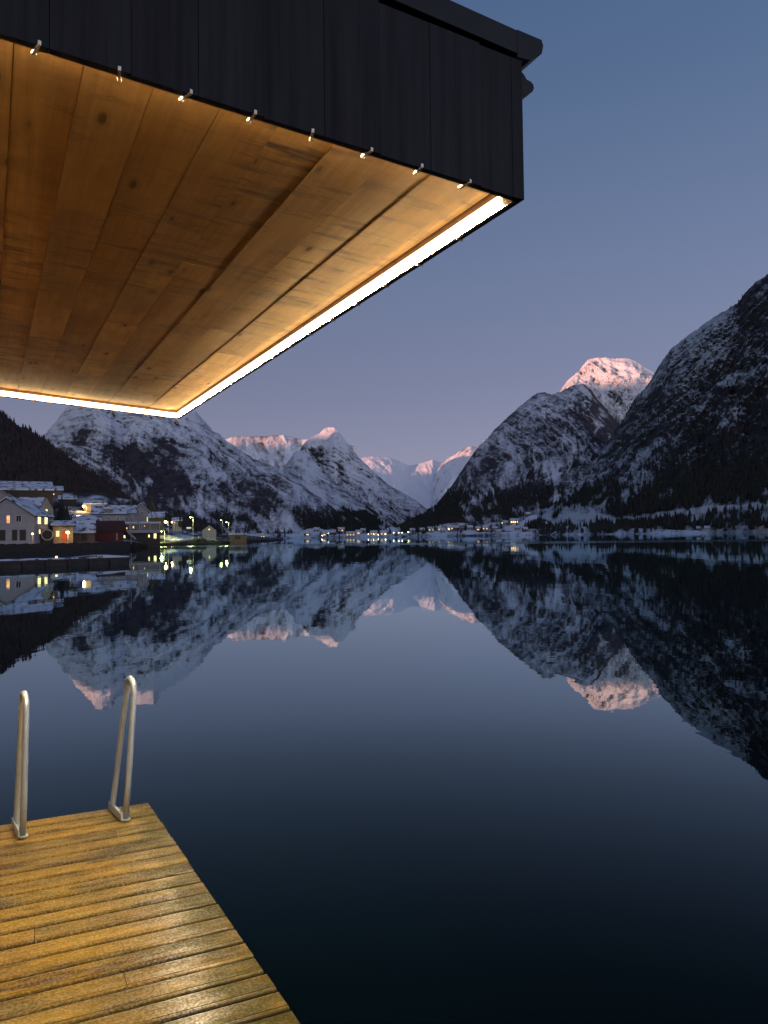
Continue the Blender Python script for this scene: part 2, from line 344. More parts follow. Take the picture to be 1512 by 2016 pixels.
lh = sheet('mountain', [(-700, 560), (-300, 640), (-120, 730), (-40, 790), (0, 811), (16, 824), (33, 836), (55, 847), (76, 859), (92, 872), (109, 886), (125, 898), (142, 912), (170, 929), (198, 945), (215, 956), (231, 966), (245, 979), (258, 990), (275, 1000), (298, 1008), (334, 1023), (380, 1038), (420, 1050)],
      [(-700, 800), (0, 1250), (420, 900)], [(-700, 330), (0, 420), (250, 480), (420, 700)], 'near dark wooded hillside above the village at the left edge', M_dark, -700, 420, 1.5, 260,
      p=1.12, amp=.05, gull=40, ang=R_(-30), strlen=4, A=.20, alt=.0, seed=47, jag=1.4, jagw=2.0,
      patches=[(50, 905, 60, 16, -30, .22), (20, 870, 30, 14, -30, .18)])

# ridge behind the viewpoint: unseen, shaped so that it keeps the low sun off everything below the summits
def ridge_behind():
    n = 120; sd_ = np.array([sdir.x, sdir.y]); sd_ = sd_ / np.linalg.norm(sd_); pr = np.array([-sd_[1], sd_[0]])
    rows = []
    a = np.linspace(-16000, 16000, n)
    top = 1198 + 8 * fbm(a / 900, a * 0, 4, 70)
    for k, (b, h) in enumerate(((-7000, -6), (-7600, 320), (-8300, 760), (-9000, 1.0), (-10500, 600), (-12500, -6))):
        z = top if h == 1.0 else h + 60 * fbm(a / 700, a * 0 + k, 4, 71) * (h > 0)
        p = sd_[None] * b + pr[None] * a[:, None]
        rows.append(np.stack([p[:, 0], p[:, 1], np.broadcast_to(z, a.shape)], -1))
    P = np.stack(rows); idx = np.arange(P.shape[0] * n).reshape(-1, n)
    Fq = np.stack([idx[:-1, :-1], idx[:-1, 1:], idx[1:, 1:], idx[1:, :-1]], -1).reshape(-1, 4)
    o = np_mesh('mountain', P.reshape(-1, 3), Fq, M_mid, {'snow': np.full(P.shape[0] * n, .4)})
    tag(o, 'long unseen ridge behind the viewpoint shaped to block the low sun', 'mountain', None, 'structure')
ridge_behind()

# ------------------------------------------------------------------ water
kw = NM('still_fjord_water')
co = kw.coords()
sw = kw.n('Geometry'); sepp = kw.n('SeparateXYZ'); kw.l(sw.outputs['Position'], sepp.inputs[0])
n1 = kw.noise(kw.coords((1.0, .45, 1)), .9, 3.0, .55)
n2 = kw.noise(kw.coords((1.0, .5, 1)), .11, 3.0, .6)
n3 = kw.noise(kw.coords((1.0, .8, 1)), 6.0, 2.0, .5)
h = kw.math('ADD', kw.math('MULTIPLY', n1, .010), kw.math('MULTIPLY', n2, .06))
h = kw.math('ADD', h, kw.math('MULTIPLY', n3, .0008))
# a wind-ruffled lane across the middle of the fjord
edge = kw.noise(kw.coords((.004, .02, 1)), 1.0, 3.0)
yy = kw.math('ADD', sepp.outputs['Y'], kw.math('MULTIPLY', kw.math('SUBTRACT', edge, .5), 60.0))
yy = kw.math('ADD', yy, kw.math('MULTIPLY', sepp.outputs['X'], .25))
lane = kw.math('MULTIPLY', kw.mapr(yy, 175, 190, smooth=True), kw.mapr(yy, 245, 215, smooth=True))
rgh = kw.math('ADD', kw.mapr(lane, 0, 1, .012, .10), 0.0)
# reflectivity falls off fast with the viewing angle (hand-set curve, steeper than plain Fresnel)
inc = kw.n('SeparateXYZ'); kw.l(sw.outputs['Incoming'], inc.inputs[0])
cv = kw.n('FloatCurve'); cm = cv.mapping.curves[0]; cm.points[0].location = (0, 1.0); cm.points[1].location = (1, .006)
for p in ((.03, .93), (.07, .82), (.13, .68), (.20, .50), (.28, .235), (.34, .125), (.41, .055), (.49, .018), (.7, .008)): cm.points.new(*p)
cv.mapping.update(); kw.l(kw.math('ABSOLUTE', inc.outputs['Z']), cv.inputs['Value'])
gl = kw.n('BsdfAnisotropic') if False else kw.t.nodes.new('ShaderNodeBsdfGlossy'); gl.inputs['Color'].default_value = (.80, .96, 1.0, 1); kw.l(rgh, gl.inputs['Roughness'])
df = kw.t.nodes.new('ShaderNodeBsdfDiffuse'); df.inputs['Color'].default_value = (.0004, .0018, .0028, 1)
kw.l(kw.bump(h, .27, 1.0), gl.inputs['Normal'])
ms = kw.t.nodes.new('ShaderNodeMixShader'); kw.l(cv.outputs[0], ms.inputs[0]); kw.l(df.outputs[0], ms.inputs[1]); kw.l(gl.outputs[0], ms.inputs[2]); kw.l(ms.outputs[0], kw.out.inputs['Surface'])
kw.t.nodes.remove(kw.b)
mb = MB()
xs = [-25000, -3000, -300, -30, 30, 300, 3000, 25000]; ys = [-25000, -3000, -300, -30, 30, 300, 3000, 25000]
vs = [(x, y, 0) for y in ys for x in xs]; n8 = len(xs)
mb.add(vs, [(j * n8 + i, j * n8 + i + 1, (j + 1) * n8 + i + 1, (j + 1) * n8 + i) for j in range(n8 - 1) for i in range(n8 - 1)])
tag(mb.build('water', kw.m), 'dark mirror calm fjord water reflecting mountains and sky', 'water', None, 'structure')
mb = MB(); mb.box(-25500, -25500, -60, 25500, 25500, -30)
tag(mb.build('ground', simple('seabed_mud', (.03, .035, .03))), 'fjord bed below the water', 'ground', None, 'structure')

exec_parts = True
# ------------------------------------------------------------------ canopy frame (u along the fascia, v away from camera)
E1 = np.array([0.88862172, 0.45864087, 0]); E2 = np.array([-0.45864087, 0.88862172, 0])
ROTZ = math.atan2(E1[1], E1[0])
def uvz(u, v, z): return tuple(E1 * u + E2 * v + np.array([0, 0, z]))
UR, V0, V1, ZB, SL = 1.4266, 1.827, 6.479, 3.2, math.tan(R_(4.0))
UL = -0.75
def zo(u): return ZB + (UR - u) * SL     # height of the lower fascia edge

def wood(name, base, dark, light, along='y', wet=0.0, knots=True):
    k = NM(name); r = k.attr('rnd')
    sc = (26, 1.1, 26) if along == 'y' else (1.1, 26, 26)
    gr = k.noise(k.coords(sc, r), 1.0, 5.0, .6, .6)
    fine = k.noise(k.coords(tuple(s * 3.2 for s in sc), r), 1.0, 3.0, .6)
    pat = k.noise(k.coords((2.2, 1.0, 2) if along == 'y' else (1.0, 4.0, 2), r), 1.6, 4.0, .6)
    c = k.mix(k.mapr(gr, .32, .68), dark, base); c = k.mix(k.mapr(pat, .42, .72), c, light)
    c = k.mix(k.mapr(fine, .35, .7, 0, .35), c, tuple(x * .5 for x in base))
    rr = k.math('FRACT', k.math('MULTIPLY', r, 7.31))
    br = k.mapr(rr, 0, 1, .78, 1.12)
    if knots:
        vo = k.n('TexVoronoi'); vo.inputs['Scale'].default_value = 1.0; vo.inputs['Randomness'].default_value = 1.0
        k.l(k.coords((8.5, 3.1, 8.5) if along == 'y' else (1.9, 7.0, 5.5), r), vo.inputs['Vector'])
        wob = k.math('ADD', vo.outputs['Distance'], k.math('MULTIPLY', k.math('SUBTRACT', fine, .5), .10))
        kn = k.mapr(wob, .055, .13, 1, 0, smooth=True); halo = k.mapr(wob, .10, .26, .45, 0, smooth=True)
        c = k.mix(halo, c, tuple(x * .55 for x in base)); c = k.mix(k.math('MULTIPLY', kn, .8), c, (.035, .022, .015))
    hsv = k.n('HueSaturation'); k.l(c, hsv.inputs['Color']); k.l(br, hsv.inputs['Value'])
    return k, hsv.outputs[0], gr, fine, pat, r

# soffit boards
ks, c, gr, fine, pat, r = wood('soffit_pine', (.50, .285, .095), (.33, .180, .060), (.60, .38, .15), 'y')
smu = ks.noise(ks.coords((3.0, 16, 3), r), 1.0, 4.0, .7)
smm = ks.noise(ks.coords((1.6, .9, 1)), 1.0, 3.0, .6)
c = ks.mix(ks.math('MULTIPLY', ks.mapr(smu, .50, .68), ks.mapr(smm, .40, .60)), c, (.085, .055, .038))
sm3 = ks.noise(ks.coords((2.6, 3.2, 1), r), 1.0, 4.0, .6)
c = ks.mix(ks.mapr(sm3, .48, .70, 0, .55), c, (.15, .095, .055))
ks.set(Base_Color=c, Roughness=.62, Normal=ks.bump(ks.math('ADD', gr, ks.math('MULTIPLY', smu, .6)), .35, .004))
ks.b.inputs['Specular IOR Level'].default_value = .25
M_soffit = ks.m
kf = NM('black_stained_board'); r = kf.attr('rnd')
g = kf.noise(kf.coords((40, 40, 1.6), r), 1.0, 5.0, .6); g2 = kf.noise(kf.coords((3, 3, 1.2), r), 1.2, 4.0)
kf.set(Base_Color=kf.mix(kf.mapr(g2, .35, .7), (.004, .0045, .008), (.008, .009, .015)), Roughness=kf.mapr(g, .3, .7, .5, .75), Normal=kf.bump(g, .4, .003))
kf.b.inputs['Specular IOR Level'].default_value = .3
M_black = kf.m
M_cap = simple('black_metal_flashing', (.016, .017, .021), .45, .2, 6.0, .6)
M_trim = simple('lip_board', (.16, .085, .05), .7, .3, 20, 0, .001)
kl = NM('warm_light_strip'); kl.set(Base_Color=(.9, .85, .7, 1), Emission_Color=(1.0, .76, .42, 1), Emission_Strength=12.0)
M_led = kl.m
kl = NM('added_deck_emitter'); kl.set(Base_Color=(.9, .85, .7, 1), Emission_Color=(1.0, .79, .48, 1), Emission_Strength=330.0)
M_led2 = kl.m
kl = NM('added_deck_emitter_bright'); kl.set(Base_Color=(.9, .85, .7, 1), Emission_Color=(1.0, .78, .47, 1), Emission_Strength=1900.0)  # added emitter under the right strip, boosted to draw the deck highlight
M_led3 = kl.m
M_clip = simple('pale_plastic_clip', (.92, .88, .78), .5, .1, 30)

can = empty('canopy', uvz(UR, V0, 0), ROTZ)
tag(can, 'overhanging black boarded canopy roof with pine soffit edged by a glowing light strip', 'canopy')
def lo(u, v, z): return (u - UR, v - V0, z)      # canopy local
# soffit: each board its own box, alternately a little proud and cupped, joints staggered
LIP, LT = .066, .016
mb = MB(); rnd = random.Random(5)
edges = [UR - .026, 1.345, 1.18, 1.03, .866, .70, .54, .37, .205, .052]
while edges[-1] > UL + .17: edges.append(edges[-1] - rnd.choice((.155, .165, .17)))
joints = {2: [3.95], 3: [5.6], 4: [3.1], 5: [4.15], 7: [4.05], 8: [4.15], 6: [5.2], 1: [4.4], 10: [3.3]}
for i in range(len(edges) - 1):
    a, b = edges[i + 1] + .0009, edges[i] - .0009
    st = .003 if i % 2 else 0.0; tl = rnd.uniform(-.0015, .0015)
    cuts = [V0 + LT + .004] + joints.get(i, [rnd.uniform(2.6, 5.8)]) + [V1 - LT - .004]
    for j in range(len(cuts) - 1):
        c0, c1 = cuts[j] + .0012, cuts[j + 1] - .0012
        dz = LIP + rnd.uniform(-.001, .001) - st; seg = 5
        for q in range(seg):            # gentle cupping across the board
            ua, ub = a + (b - a) * q / seg, a + (b - a) * (q + 1) / seg
            cup = lambda u: .0008 * (1 - (2 * (u - a) / (b - a) - 1) ** 2) * (1 if i % 2 else -1) + tl * ((u - a) / (b - a))
            z00, z10 = zo(ua) + dz + cup(ua), zo(ub) + dz + cup(ub)
            mb.hexa([lo(ua, c0, z00), lo(ub, c0, z10), lo(ub, c1, z10), lo(ua, c1, z00), lo(ua, c0, z00 + .02), lo(ub, c0, z10 + .02), lo(ub, c1, z10 + .02), lo(ua, c1, z00 + .02)], (i * .137 + j * .41) % 1.0)
mb.build('soffit', M_soffit, can)
# core above the boards so nothing shows through
mb = MB(); u0, u1 = UL, UR - LT - .004
z0_, z1_ = zo(u0) + LIP + .034, zo(u1) + LIP + .034
mb.hexa([lo(u0, V0 + .03, z0_), lo(u1, V0 + .03, z1_), lo(u1, V1 - .03, z1_), lo(u0, V1 - .03, z0_), lo(u0, V0 + .03, z0_ + .30), lo(u1, V0 + .03, z1_ + .30), lo(u1, V1 - .03, z1_ + .30), lo(u0, V1 - .03, z0_ + .30)])
mb.build('roof_core', M_black, can)
# fascia boards
FH = .425
seams = [UR, 1.388, 1.274, 1.105, .945, .782, .618, .452, .295, .12]
while seams[-1] > UL: seams.append(seams[-1] - .165)
mb = MB()
for i in range(len(seams) - 1):
    a, b = seams[i + 1], seams[i]; st = .0 if i % 2 else .0035; g_ = .0005
    yo = V0 - st + .0
    mb.hexa([lo(a + g_, yo, zo(a)), lo(b - g_, yo - .003, zo(b)), lo(b - g_, V0 + LT, zo(b)), lo(a + g_, V0 + LT, zo(a)), lo(a + g_, yo, zo(a) + FH), lo(b - g_, yo - .003, zo(b) + FH), lo(b - g_, V0 + LT, zo(b) + FH), lo(a + g_, V0 + LT, zo(a) + FH)], (i * .23) % 1)
    mb.hexa([lo(a + g_, V1 - LT, zo(a)), lo(b - g_, V1 - LT, zo(b)), lo(b - g_, V1 + st, zo(b)), lo(a + g_, V1 + st, zo(a)), lo(a + g_, V1 - LT, zo(a) + FH), lo(b - g_, V1 - LT, zo(b) + FH), lo(b - g_, V1 + st, zo(b) + FH), lo(a + g_, V1 + st, zo(a) + FH)], (i * .31) % 1)
v = V0 + LT + .001; i = 0
while v < V1 - LT - .01:
    e = min(v + .165, V1 - LT - .001)
    mb.box(UR - LT - UR, v + .0005 - V0, ZB + .0, 0 + (.0008 if i % 2 else 0) , e - V0, ZB + FH, (i * .37) % 1); v = e; i += 1
mb.build('fascia', M_black, can, bevel=.0008)
# inner trim boards of the lip (lit, brown)
mb = MB()
zr_ = ZB + .0
mb.box(-LT - .006, LT, zr_ + .003, -LT - .0005, V1 - V0 - LT, zr_ + LIP + .02)
mb.hexa([lo(UL, V1 - LT - .006, zo(UL) + .003), lo(UR - LT - .007, V1 - LT - .006, zo(UR) + .004), lo(UR - LT - .007, V1 - LT - .0005, zo(UR) + .004), lo(UL, V1 - LT - .0005, zo(UL) + .003), lo(UL, V1 - LT - .006, zo(UL) + LIP + .02), lo(UR - LT - .007, V1 - LT - .006, zo(UR) + LIP + .02), lo(UR - LT - .007, V1 - LT - .0005, zo(UR) + LIP + .02), lo(UL, V1 - LT - .0005, zo(UL) + LIP + .02)])
mb.build('lip_trim', M_trim, can)
# backing behind the fascia boards
mb = MB(); ua, ub = UL, UR - LT - .001
mb.hexa([lo(ua, V0 + LT + .0005, zo(ua) + .001), lo(ub, V0 + LT + .0005, zo(ub) + .001), lo(ub, V0 + LT + .005, zo(ub) + .001), lo(ua, V0 + LT + .005, zo(ua) + .001), lo(ua, V0 + LT + .0005, zo(ua) + .4), lo(ub, V0 + LT + .0005, zo(ub) + .4), lo(ub, V0 + LT + .005, zo(ub) + .4), lo(ua, V0 + LT + .005, zo(ua) + .4)])
mb.build('fascia_backing', M_trim, can)
# light strips on the inside of the lip: strong lens sheet added underneath to light the deck, softer inner face, channel above
SH0, SH1 = .009, .039
def strip(p0, p1, nrm, w_in=.010, hs=(SH0, SH1), lens=None):
    """p0, p1: (u, v) of the wall line, nrm: inward unit (u, v)"""
    (ua, va), (ub, vb) = p0, p1
    def hx(d0, d1, h0, h1):
        q = [(ua + nrm[0] * d0, va + nrm[1] * d0), (ub + nrm[0] * d0, vb + nrm[1] * d0), (ub + nrm[0] * d1, vb + nrm[1] * d1), (ua + nrm[0] * d1, va + nrm[1] * d1)]
        zz = [zo(ua), zo(ub), zo(ub), zo(ua)]
        m_ = MB(); m_.hexa([lo(q[i][0], q[i][1], zz[i] + h0) for i in range(4)] + [lo(q[i][0], q[i][1], zz[i] + h1) for i in range(4)]); return m_
    st_ = hx(.0005, w_in, hs[0], hs[1]).build('light_strip', M_led, can)
    hx(.001, w_in - .0005, hs[0] - .0006, hs[0] - .0003).build('lens', lens or M_led2, st_)
strip((UR - LT - .006, V0 + LT + .06), (UR - LT - .006, V1 - LT - .022), (-1, 0), lens=M_led3)
strip((UL + .03, V1 - LT - .006), (UR - LT - .02, V1 - LT - .006), (0, -1))
strip((UL + .03, V0 + LT + .0055), (UR - .16, V0 + LT + .0055), (0, 1), .008, (.020, .040))
strip((UL + .012, V0 + LT + .04), (UL + .012, V1 - LT - .03), (1, 0))  # unseen fourth strip, added to even out the light on the soffit
mb = MB(); mb.box(UL - UR - .012, .03, zo(UL), UL - UR + .011, V1 - V0 - .03, zo(UL) + .3); mb.build('lip_trim', M_trim, can)
# clips holding the strips
def clip_mb():
    m_ = MB(); m_.box(-.0035, -.0095, -.002, .0035, .030, .0); m_.box(-.0035, -.0105, -.002, .0035, -.0092, .008); m_.box(-.004, .028, -.0019, .004, .030, .010)
    m_.box(-.005, .030, -.003, .005, .036, .003)
    return m_
cu = [.097, .269, .429, .591, .748, .914, 1.072, 1.23]
cl0 = None
def put_clip(u, v, z, rz, rx=0, ry=0):
    global cl0
    if cl0 is None: cl0 = clip_mb().build('strip_clip', M_clip, can); o = cl0
    else: o = cl0.copy(); col.objects.link(o); o.parent = can
    o.location = lo(u, v, z); o.rotation_euler = (rx, ry, rz)
cu += [-.07, -.235, -.40, -.565]
for k, u in enumerate(cu): put_clip(u, V0 - .0, zo(u) - .0005, R_((13, -8, 20, 5, -15, 9, -4, 12, 3, 7, -9, 6)[k % 12]), 0, R_(4))
for k in range(16): put_clip(UR - .004, V0 + .34 + k * .27, ZB - .0005, R_(90 + (5, -7, 3)[k % 3]))
for k in range(7): put_clip(UR - .2 - k * .3, V1, zo(UR - .2 - k * .3) - .0005, R_(180), 0, R_(-4))
# roof flashing and gutter
mb = MB()
def skew_prism(mb, poly, v0, v1): mb.prism([(p[0] - UR, p[1]) for p in poly], v0 - V0, v1 - V0)
skew_prism(mb, [(UR - .02, 3.627), (1.4545, 3.630), (1.500, 3.664), (1.506, 3.690), (1.500, 3.707), (UR - .02, 3.712)], V0 - .012, V1 + .03)
ua, ub = UL, UR - .0201
mb.hexa([lo(ua, V0 - .03, zo(ua) + FH + .012), lo(ub, V0 - .012, zo(ub) + FH + .012), lo(ub, V1 + .03, zo(ub) + FH + .012), lo(ua, V1 + .03, zo(ua) + FH + .012), lo(ua, V0 - .03, zo(ua) + FH + .085), lo(ub, V0 - .012, zo(ub) + FH + .083), lo(ub, V1 + .03, zo(ub) + FH + .083), lo(ua, V1 + .03, zo(ua) + FH + .085)])
mb.build('roof_flashing', M_cap, can, bevel=.002)
mb = MB(); skew_prism(mb, [(UR + .0065, 3.517), (1.455, 3.532), (1.474, 3.548), (1.479, 3.560), (1.476, 3.571), (1.466, 3.577), (1.452, 3.579), (1.442, 3.592), (UR + .0065, 3.598)], V0 + .004, V1)
mb.build('gutter', M_cap, can)
# unseen hut wall carrying the canopy, pale pine to bounce light onto the soffit
mb = MB(); mb.box(UL - UR - .1, 0.02, .6, UL - UR, V1 - V0, zo(UL) + FH)
mb.build('wall', M_soffit, can)

# ------------------------------------------------------------------ deck
DZ = .6
kd, c, gr, fine, pat, r = wood('wet_deck_pine', (.23, .132, .014), (.095, .052, .009), (.36, .225, .022), 'x')
tcd = kd.n('TexCoord'); sp = kd.n('SeparateXYZ'); kd.l(tcd.outputs['Object'], sp.inputs[0])
big = kd.noise(kd.coords((.9, 1.6, 1)), 1.3, 4.0, .6); bg2 = kd.noise(kd.coords((2.4, 7.0, 1), r), 1.0, 4.0, .65)
# weathered grey-olive film, more of it away from the sheltered left
we = kd.math('ADD', kd.math('MULTIPLY', big, .8), kd.math('MULTIPLY', bg2, .6)); we = kd.math('ADD', we, kd.mapr(sp.outputs['X'], -1.0, 0.0, 0, .14))
c = kd.mix(kd.mapr(we, .58, 1.0, 0, .75), c, (.11, .090, .040))
ag = kd.math('ADD', kd.mapr(sp.outputs['X'], -.48, -.02, 0, .55), kd.math('MULTIPLY', kd.math('SUBTRACT', bg2, .5), 1.6))
c = kd.mix(kd.mapr(ag, .10, .60, 0, .9), c, (.030, .026, .002))
st2 = kd.noise(kd.coords((1.6, 9, 1), r), 1.7, 3.0, .6)
c = kd.mix(kd.mapr(st2, .55, .66, 0, .85), c, (.030, .017, .012))
fy = kd.math('FRACT', kd.math('MULTIPLY', sp.outputs['Y'], -1 / .1238)); edn = kd.noise(kd.coords((9, 20, 3), r), 1.0, 3.0, .6)
ed = kd.math('MAXIMUM', kd.mapr(fy, .0, .085, 1, 0), kd.mapr(fy, .80, .915, 0, 1)); ed = kd.math('MULTIPLY', ed, kd.mapr(edn, .30, .60, .45, 1.0))
c = kd.mix(kd.math('MULTIPLY', ed, .66), c, (.022, .018, .004))
wet = kd.noise(kd.coords((14, 30, 3), r), 1.0, 4.0, .7)
kd.set(Base_Color=c, Roughness=kd.mapr(wet, .35, .65, .14, .42))
b1 = kd.bump(gr, .35, .003)
rib = kd.noise(kd.coords((46, 11, 3)), 1.0, 3.0, .65)
b2 = kd.bump(rib, .20, .0014, b1)
kd.set(Normal=kd.bump(fine, .3, .0015, b2))
# water film in the lengthwise grain: rough across the boards, tight along them
tv = kd.n('CombineXYZ'); tv.inputs[1].default_value = 1.0; vt = kd.t.nodes.new('ShaderNodeVectorTransform'); vt.vector_type = 'VECTOR'; vt.convert_from = 'OBJECT'; vt.convert_to = 'WORLD'
kd.l(tv.outputs[0], vt.inputs[0]); kd.l(vt.outputs[0], kd.b.inputs['Tangent'])
dro = kd.noise(kd.coords((1, 1, 1)), 95.0, 2.0, .5)
kd.set(Anisotropic=.97, IOR=1.62, Roughness=kd.mapr(wet, .35, .65, .42, .30), Specular_IOR_Level=kd.math('MULTIPLY', kd.mapr(wet, .36, .58, .3, 1.0), kd.math('MULTIPLY', kd.mapr(dro, .44, .62, .10, 1.0), kd.mapr(kd.math('ADD', sp.outputs['X'], kd.math('MULTIPLY', bg2, .25)), -.12, .08, 1.0, .15))))
M_deck = kd.m
c0 = E1 * .8726 + E2 * 4.874
d1 = (E1 * .8044 - E2 * .030); d1 /= np.linalg.norm(d1)     # along the planks
dR = math.atan2(d1[1], d1[0])
deck = empty('wooden_dock', (c0[0], c0[1], 0), dR)
tag(deck, 'wet yellow brown timber bathing dock under the canopy in the lower left', 'dock')
eR = .0493 / 2.433 + .0373 * 1.0         # right edge leans outward towards the camera
def xr(y): return -y * (.0202 + .0373)
mb = MB(); y = 0.0; i = 0; rnd = random.Random(9); PW = .1238
butts = {5: (-.86,), 11: (-.645,), 15: (-.35,), 3: (-.22, -.47), 8: (-1.3,), 20: (-.7,), 24: (-.3,)}
while y > -7.4:
    y1 = y; y0 = y - PW + .0095; ends = [-5.2] + sorted(butts.get(i, ())) + [xr((y0 + y1) / 2) + rnd.uniform(-.004, .002)]
    tz = rnd.uniform(-.0015, .0015)
    for j in range(len(ends) - 1):
        x0, x1 = ends[j] + .0015, ends[j + 1] - .0015; zt = DZ + rnd.uniform(-.0012, .0012); rr = (i * .173 + j * .391 + .05) % 1
        # rounded plank profile, extruded along x
        prof = [(y0, DZ - .028), (y0, zt - .008), (y0 + .004, zt - .0025), (y0 + .012, zt), (y0 + .0165, zt + .0004), (y0 + .0185, zt - .006), (y0 + .0215, zt), ((y0 + y1) / 2, zt - .0012 + tz), (y1 - .012, zt), (y1 - .004, zt - .0025), (y1, zt - .008), (y1, DZ - .028)]
        n = len(prof); seg = max(1, int((x1 - x0) / .5)); vs = []; fs = []
        for q in range(seg + 1):
            xx = x0 + (x1 - x0) * q / seg; wob = rnd.uniform(-.0008, .0008)
            vs += [(xx + ((xr(p[0]) - xr((y0 + y1) / 2)) if (q == seg and j == len(ends) - 2) else 0), p[0] + wob, p[1]) for p in prof]
        for q in range(seg):
            for k in range(n): fs.append((q * n + k, (q + 1) * n + k, (q + 1) * n + (k + 1) % n, q * n + (k + 1) % n))
        fs.append(tuple(range(n))); fs.append(tuple(seg * n + k for k in range(n))[::-1])
        mb.add(vs, fs, rr)
    y -= PW; i += 1
mb.build('decking', M_deck, deck)
M_beam = simple('treated_beam', (.12, .09, .05), .7, .3, 12, 0, .002)
mb = MB()
ye = -7.3
mb.hexa([(-5.2, -.03, DZ - .20), (xr(0) - .012, -.03, DZ - .20), (xr(0) - .012, -.004, DZ - .20), (-5.2, -.004, DZ - .20), (-5.2, -.03, DZ - .030), (xr(0) - .012, -.03, DZ - .030), (xr(0) - .012, -.004, DZ - .030), (-5.2, -.004, DZ - .030)])
mb.hexa([(xr(-.04) - .05, -.04, DZ - .20), (xr(-.04) - .012, -.04, DZ - .20), (xr(ye) - .012, ye, DZ - .20), (xr(ye) - .05, ye, DZ - .20), (xr(-.04) - .05, -.04, DZ - .030), (xr(-.04) - .012, -.04, DZ - .030), (xr(ye) - .012, ye, DZ - .030), (xr(ye) - .05, ye, DZ - .030)])
for k in range(9): mb.box(-5.1, -.9 * k - .14, DZ - .18, xr(-.9 * k) - .055, -.9 * k - .09, DZ - .031)
mb.build('deck_frame', M_beam, deck)
mb = MB()
for (x, y) in ((-.35, -.4), (-2.4, -.4), (-.2, -4), (-2.4, -4)):
    mb = MB(); mb.tube([(x, y, -4), (x, y, DZ - .2)], .1, 14); mb.build('piling', M_beam, deck)
# bathing ladder
kr = NM('weathered_aluminium'); n_ = kr.noise(kr.coords(), 60, 5, .7); n2_ = kr.noise(kr.coords(), 9, 4)
kr.set(Base_Color=kr.mix(kr.mapr(n_, .62, .72), kr.mix(kr.mapr(n2_, .3, .7), (.42, .48, .52), (.56, .62, .66)), (.16, .16, .15)), Roughness=.34, Metallic=.6)
M_alu = kr.m
lad = empty('bathing_ladder', uvz(.42, 4.75, DZ), ROTZ)
tag(lad, 'grey metal bathing ladder with two hooped handrails at the far dock edge', 'ladder')
def ll(u, v, z): return (u - .42, v - 4.75, z - DZ)
feet = [((.7013, 4.607), (.6676, 4.862), .046), ((.1746, 4.6246), (.150, 4.85), .014)]
for (fu, fv), (ru, rv), ln in feet:
    ht = (1.366 if fu > .5 else 1.335) - DZ; tf = Vector((fu + ln, fv - .02, DZ + ht - .045)); dirv = Vector((ru - fu, rv - fv, 0)).normalized()
    w_ = .135; pts = [Vector((fu, fv, DZ + .012)), Vector((fu, fv, DZ + .2)) + (tf - Vector((fu, fv, DZ + ht - .045))) * .3]
    R = w_ / 2
    pts.append(tf)
    for k in range(1, 10):
        a = math.pi * k / 10; pts.append(tf + dirv * (R - R * math.cos(a)) + Vector((0, 0, R * math.sin(a) * 1.1)))
    tr = tf + dirv * w_; pts.append(tr)
    ft = Vector((ru, rv, DZ + .03)); pts.append(tr.lerp(ft, .5)); pts.append(ft); end = ft + Vector((-.004, .03, -.3)) ; pts.append(end); pts.append(end + Vector((0, .02, -1.3)))
    m_ = MB(); m_.tube([ll(*p) for p in pts], .0168, 16); rail = m_.build('handrail', M_alu, lad, smooth=True)
    # flat base bracket joining both legs
    m_ = MB(); a = Vector((fu, fv, 0)); b = Vector((ru, rv, 0)) + dirv * .015; nrm = Vector((-dirv.y, dirv.x, 0)); wd = .017
    for (z0_, z1_, q0, q1) in ((DZ + .002, DZ + .008, -wd * 1.4, wd * 1.4), (DZ + .008, DZ + .045, wd * 1.4 - .005, wd * 1.4)):
        vs = []
        for z in (z0_, z1_):
            for p, q in ((a, q0), (a, q1), (b, q1), (b, q0)): vv = p + nrm * q; vs.append(ll(vv.x, vv.y, z))
        m_.hexa(vs)
    m_.tube([ll(fu, fv, DZ + .008), ll(fu, fv, DZ + .017)], .027, 18)
    br_ = m_.build('base_bracket', M_alu, lad, bevel=.001)
    m_ = MB(); p = a.lerp(b, .38); m_.tube([ll(p.x, p.y, DZ + .008), ll(p.x, p.y, DZ + .016)], .011, 6); m_.tube([ll(p.x, p.y, DZ + .016), ll(p.x, p.y, DZ + .034)], .0055, 10)
    m_.build('bolt', M_alu, br_)
for k in range(4):
    m_ = MB(); z = DZ - .28 - k * .27; m_.hexa([ll(.18, 4.86, z), ll(.66, 4.86, z), ll(.66, 4.93, z), ll(.18, 4.93, z), ll(.18, 4.86, z + .025), ll(.66, 4.86, z + .025), ll(.66, 4.93, z + .025), ll(.18, 4.93, z + .025)])
    m_.build('rung', M_alu, lad)
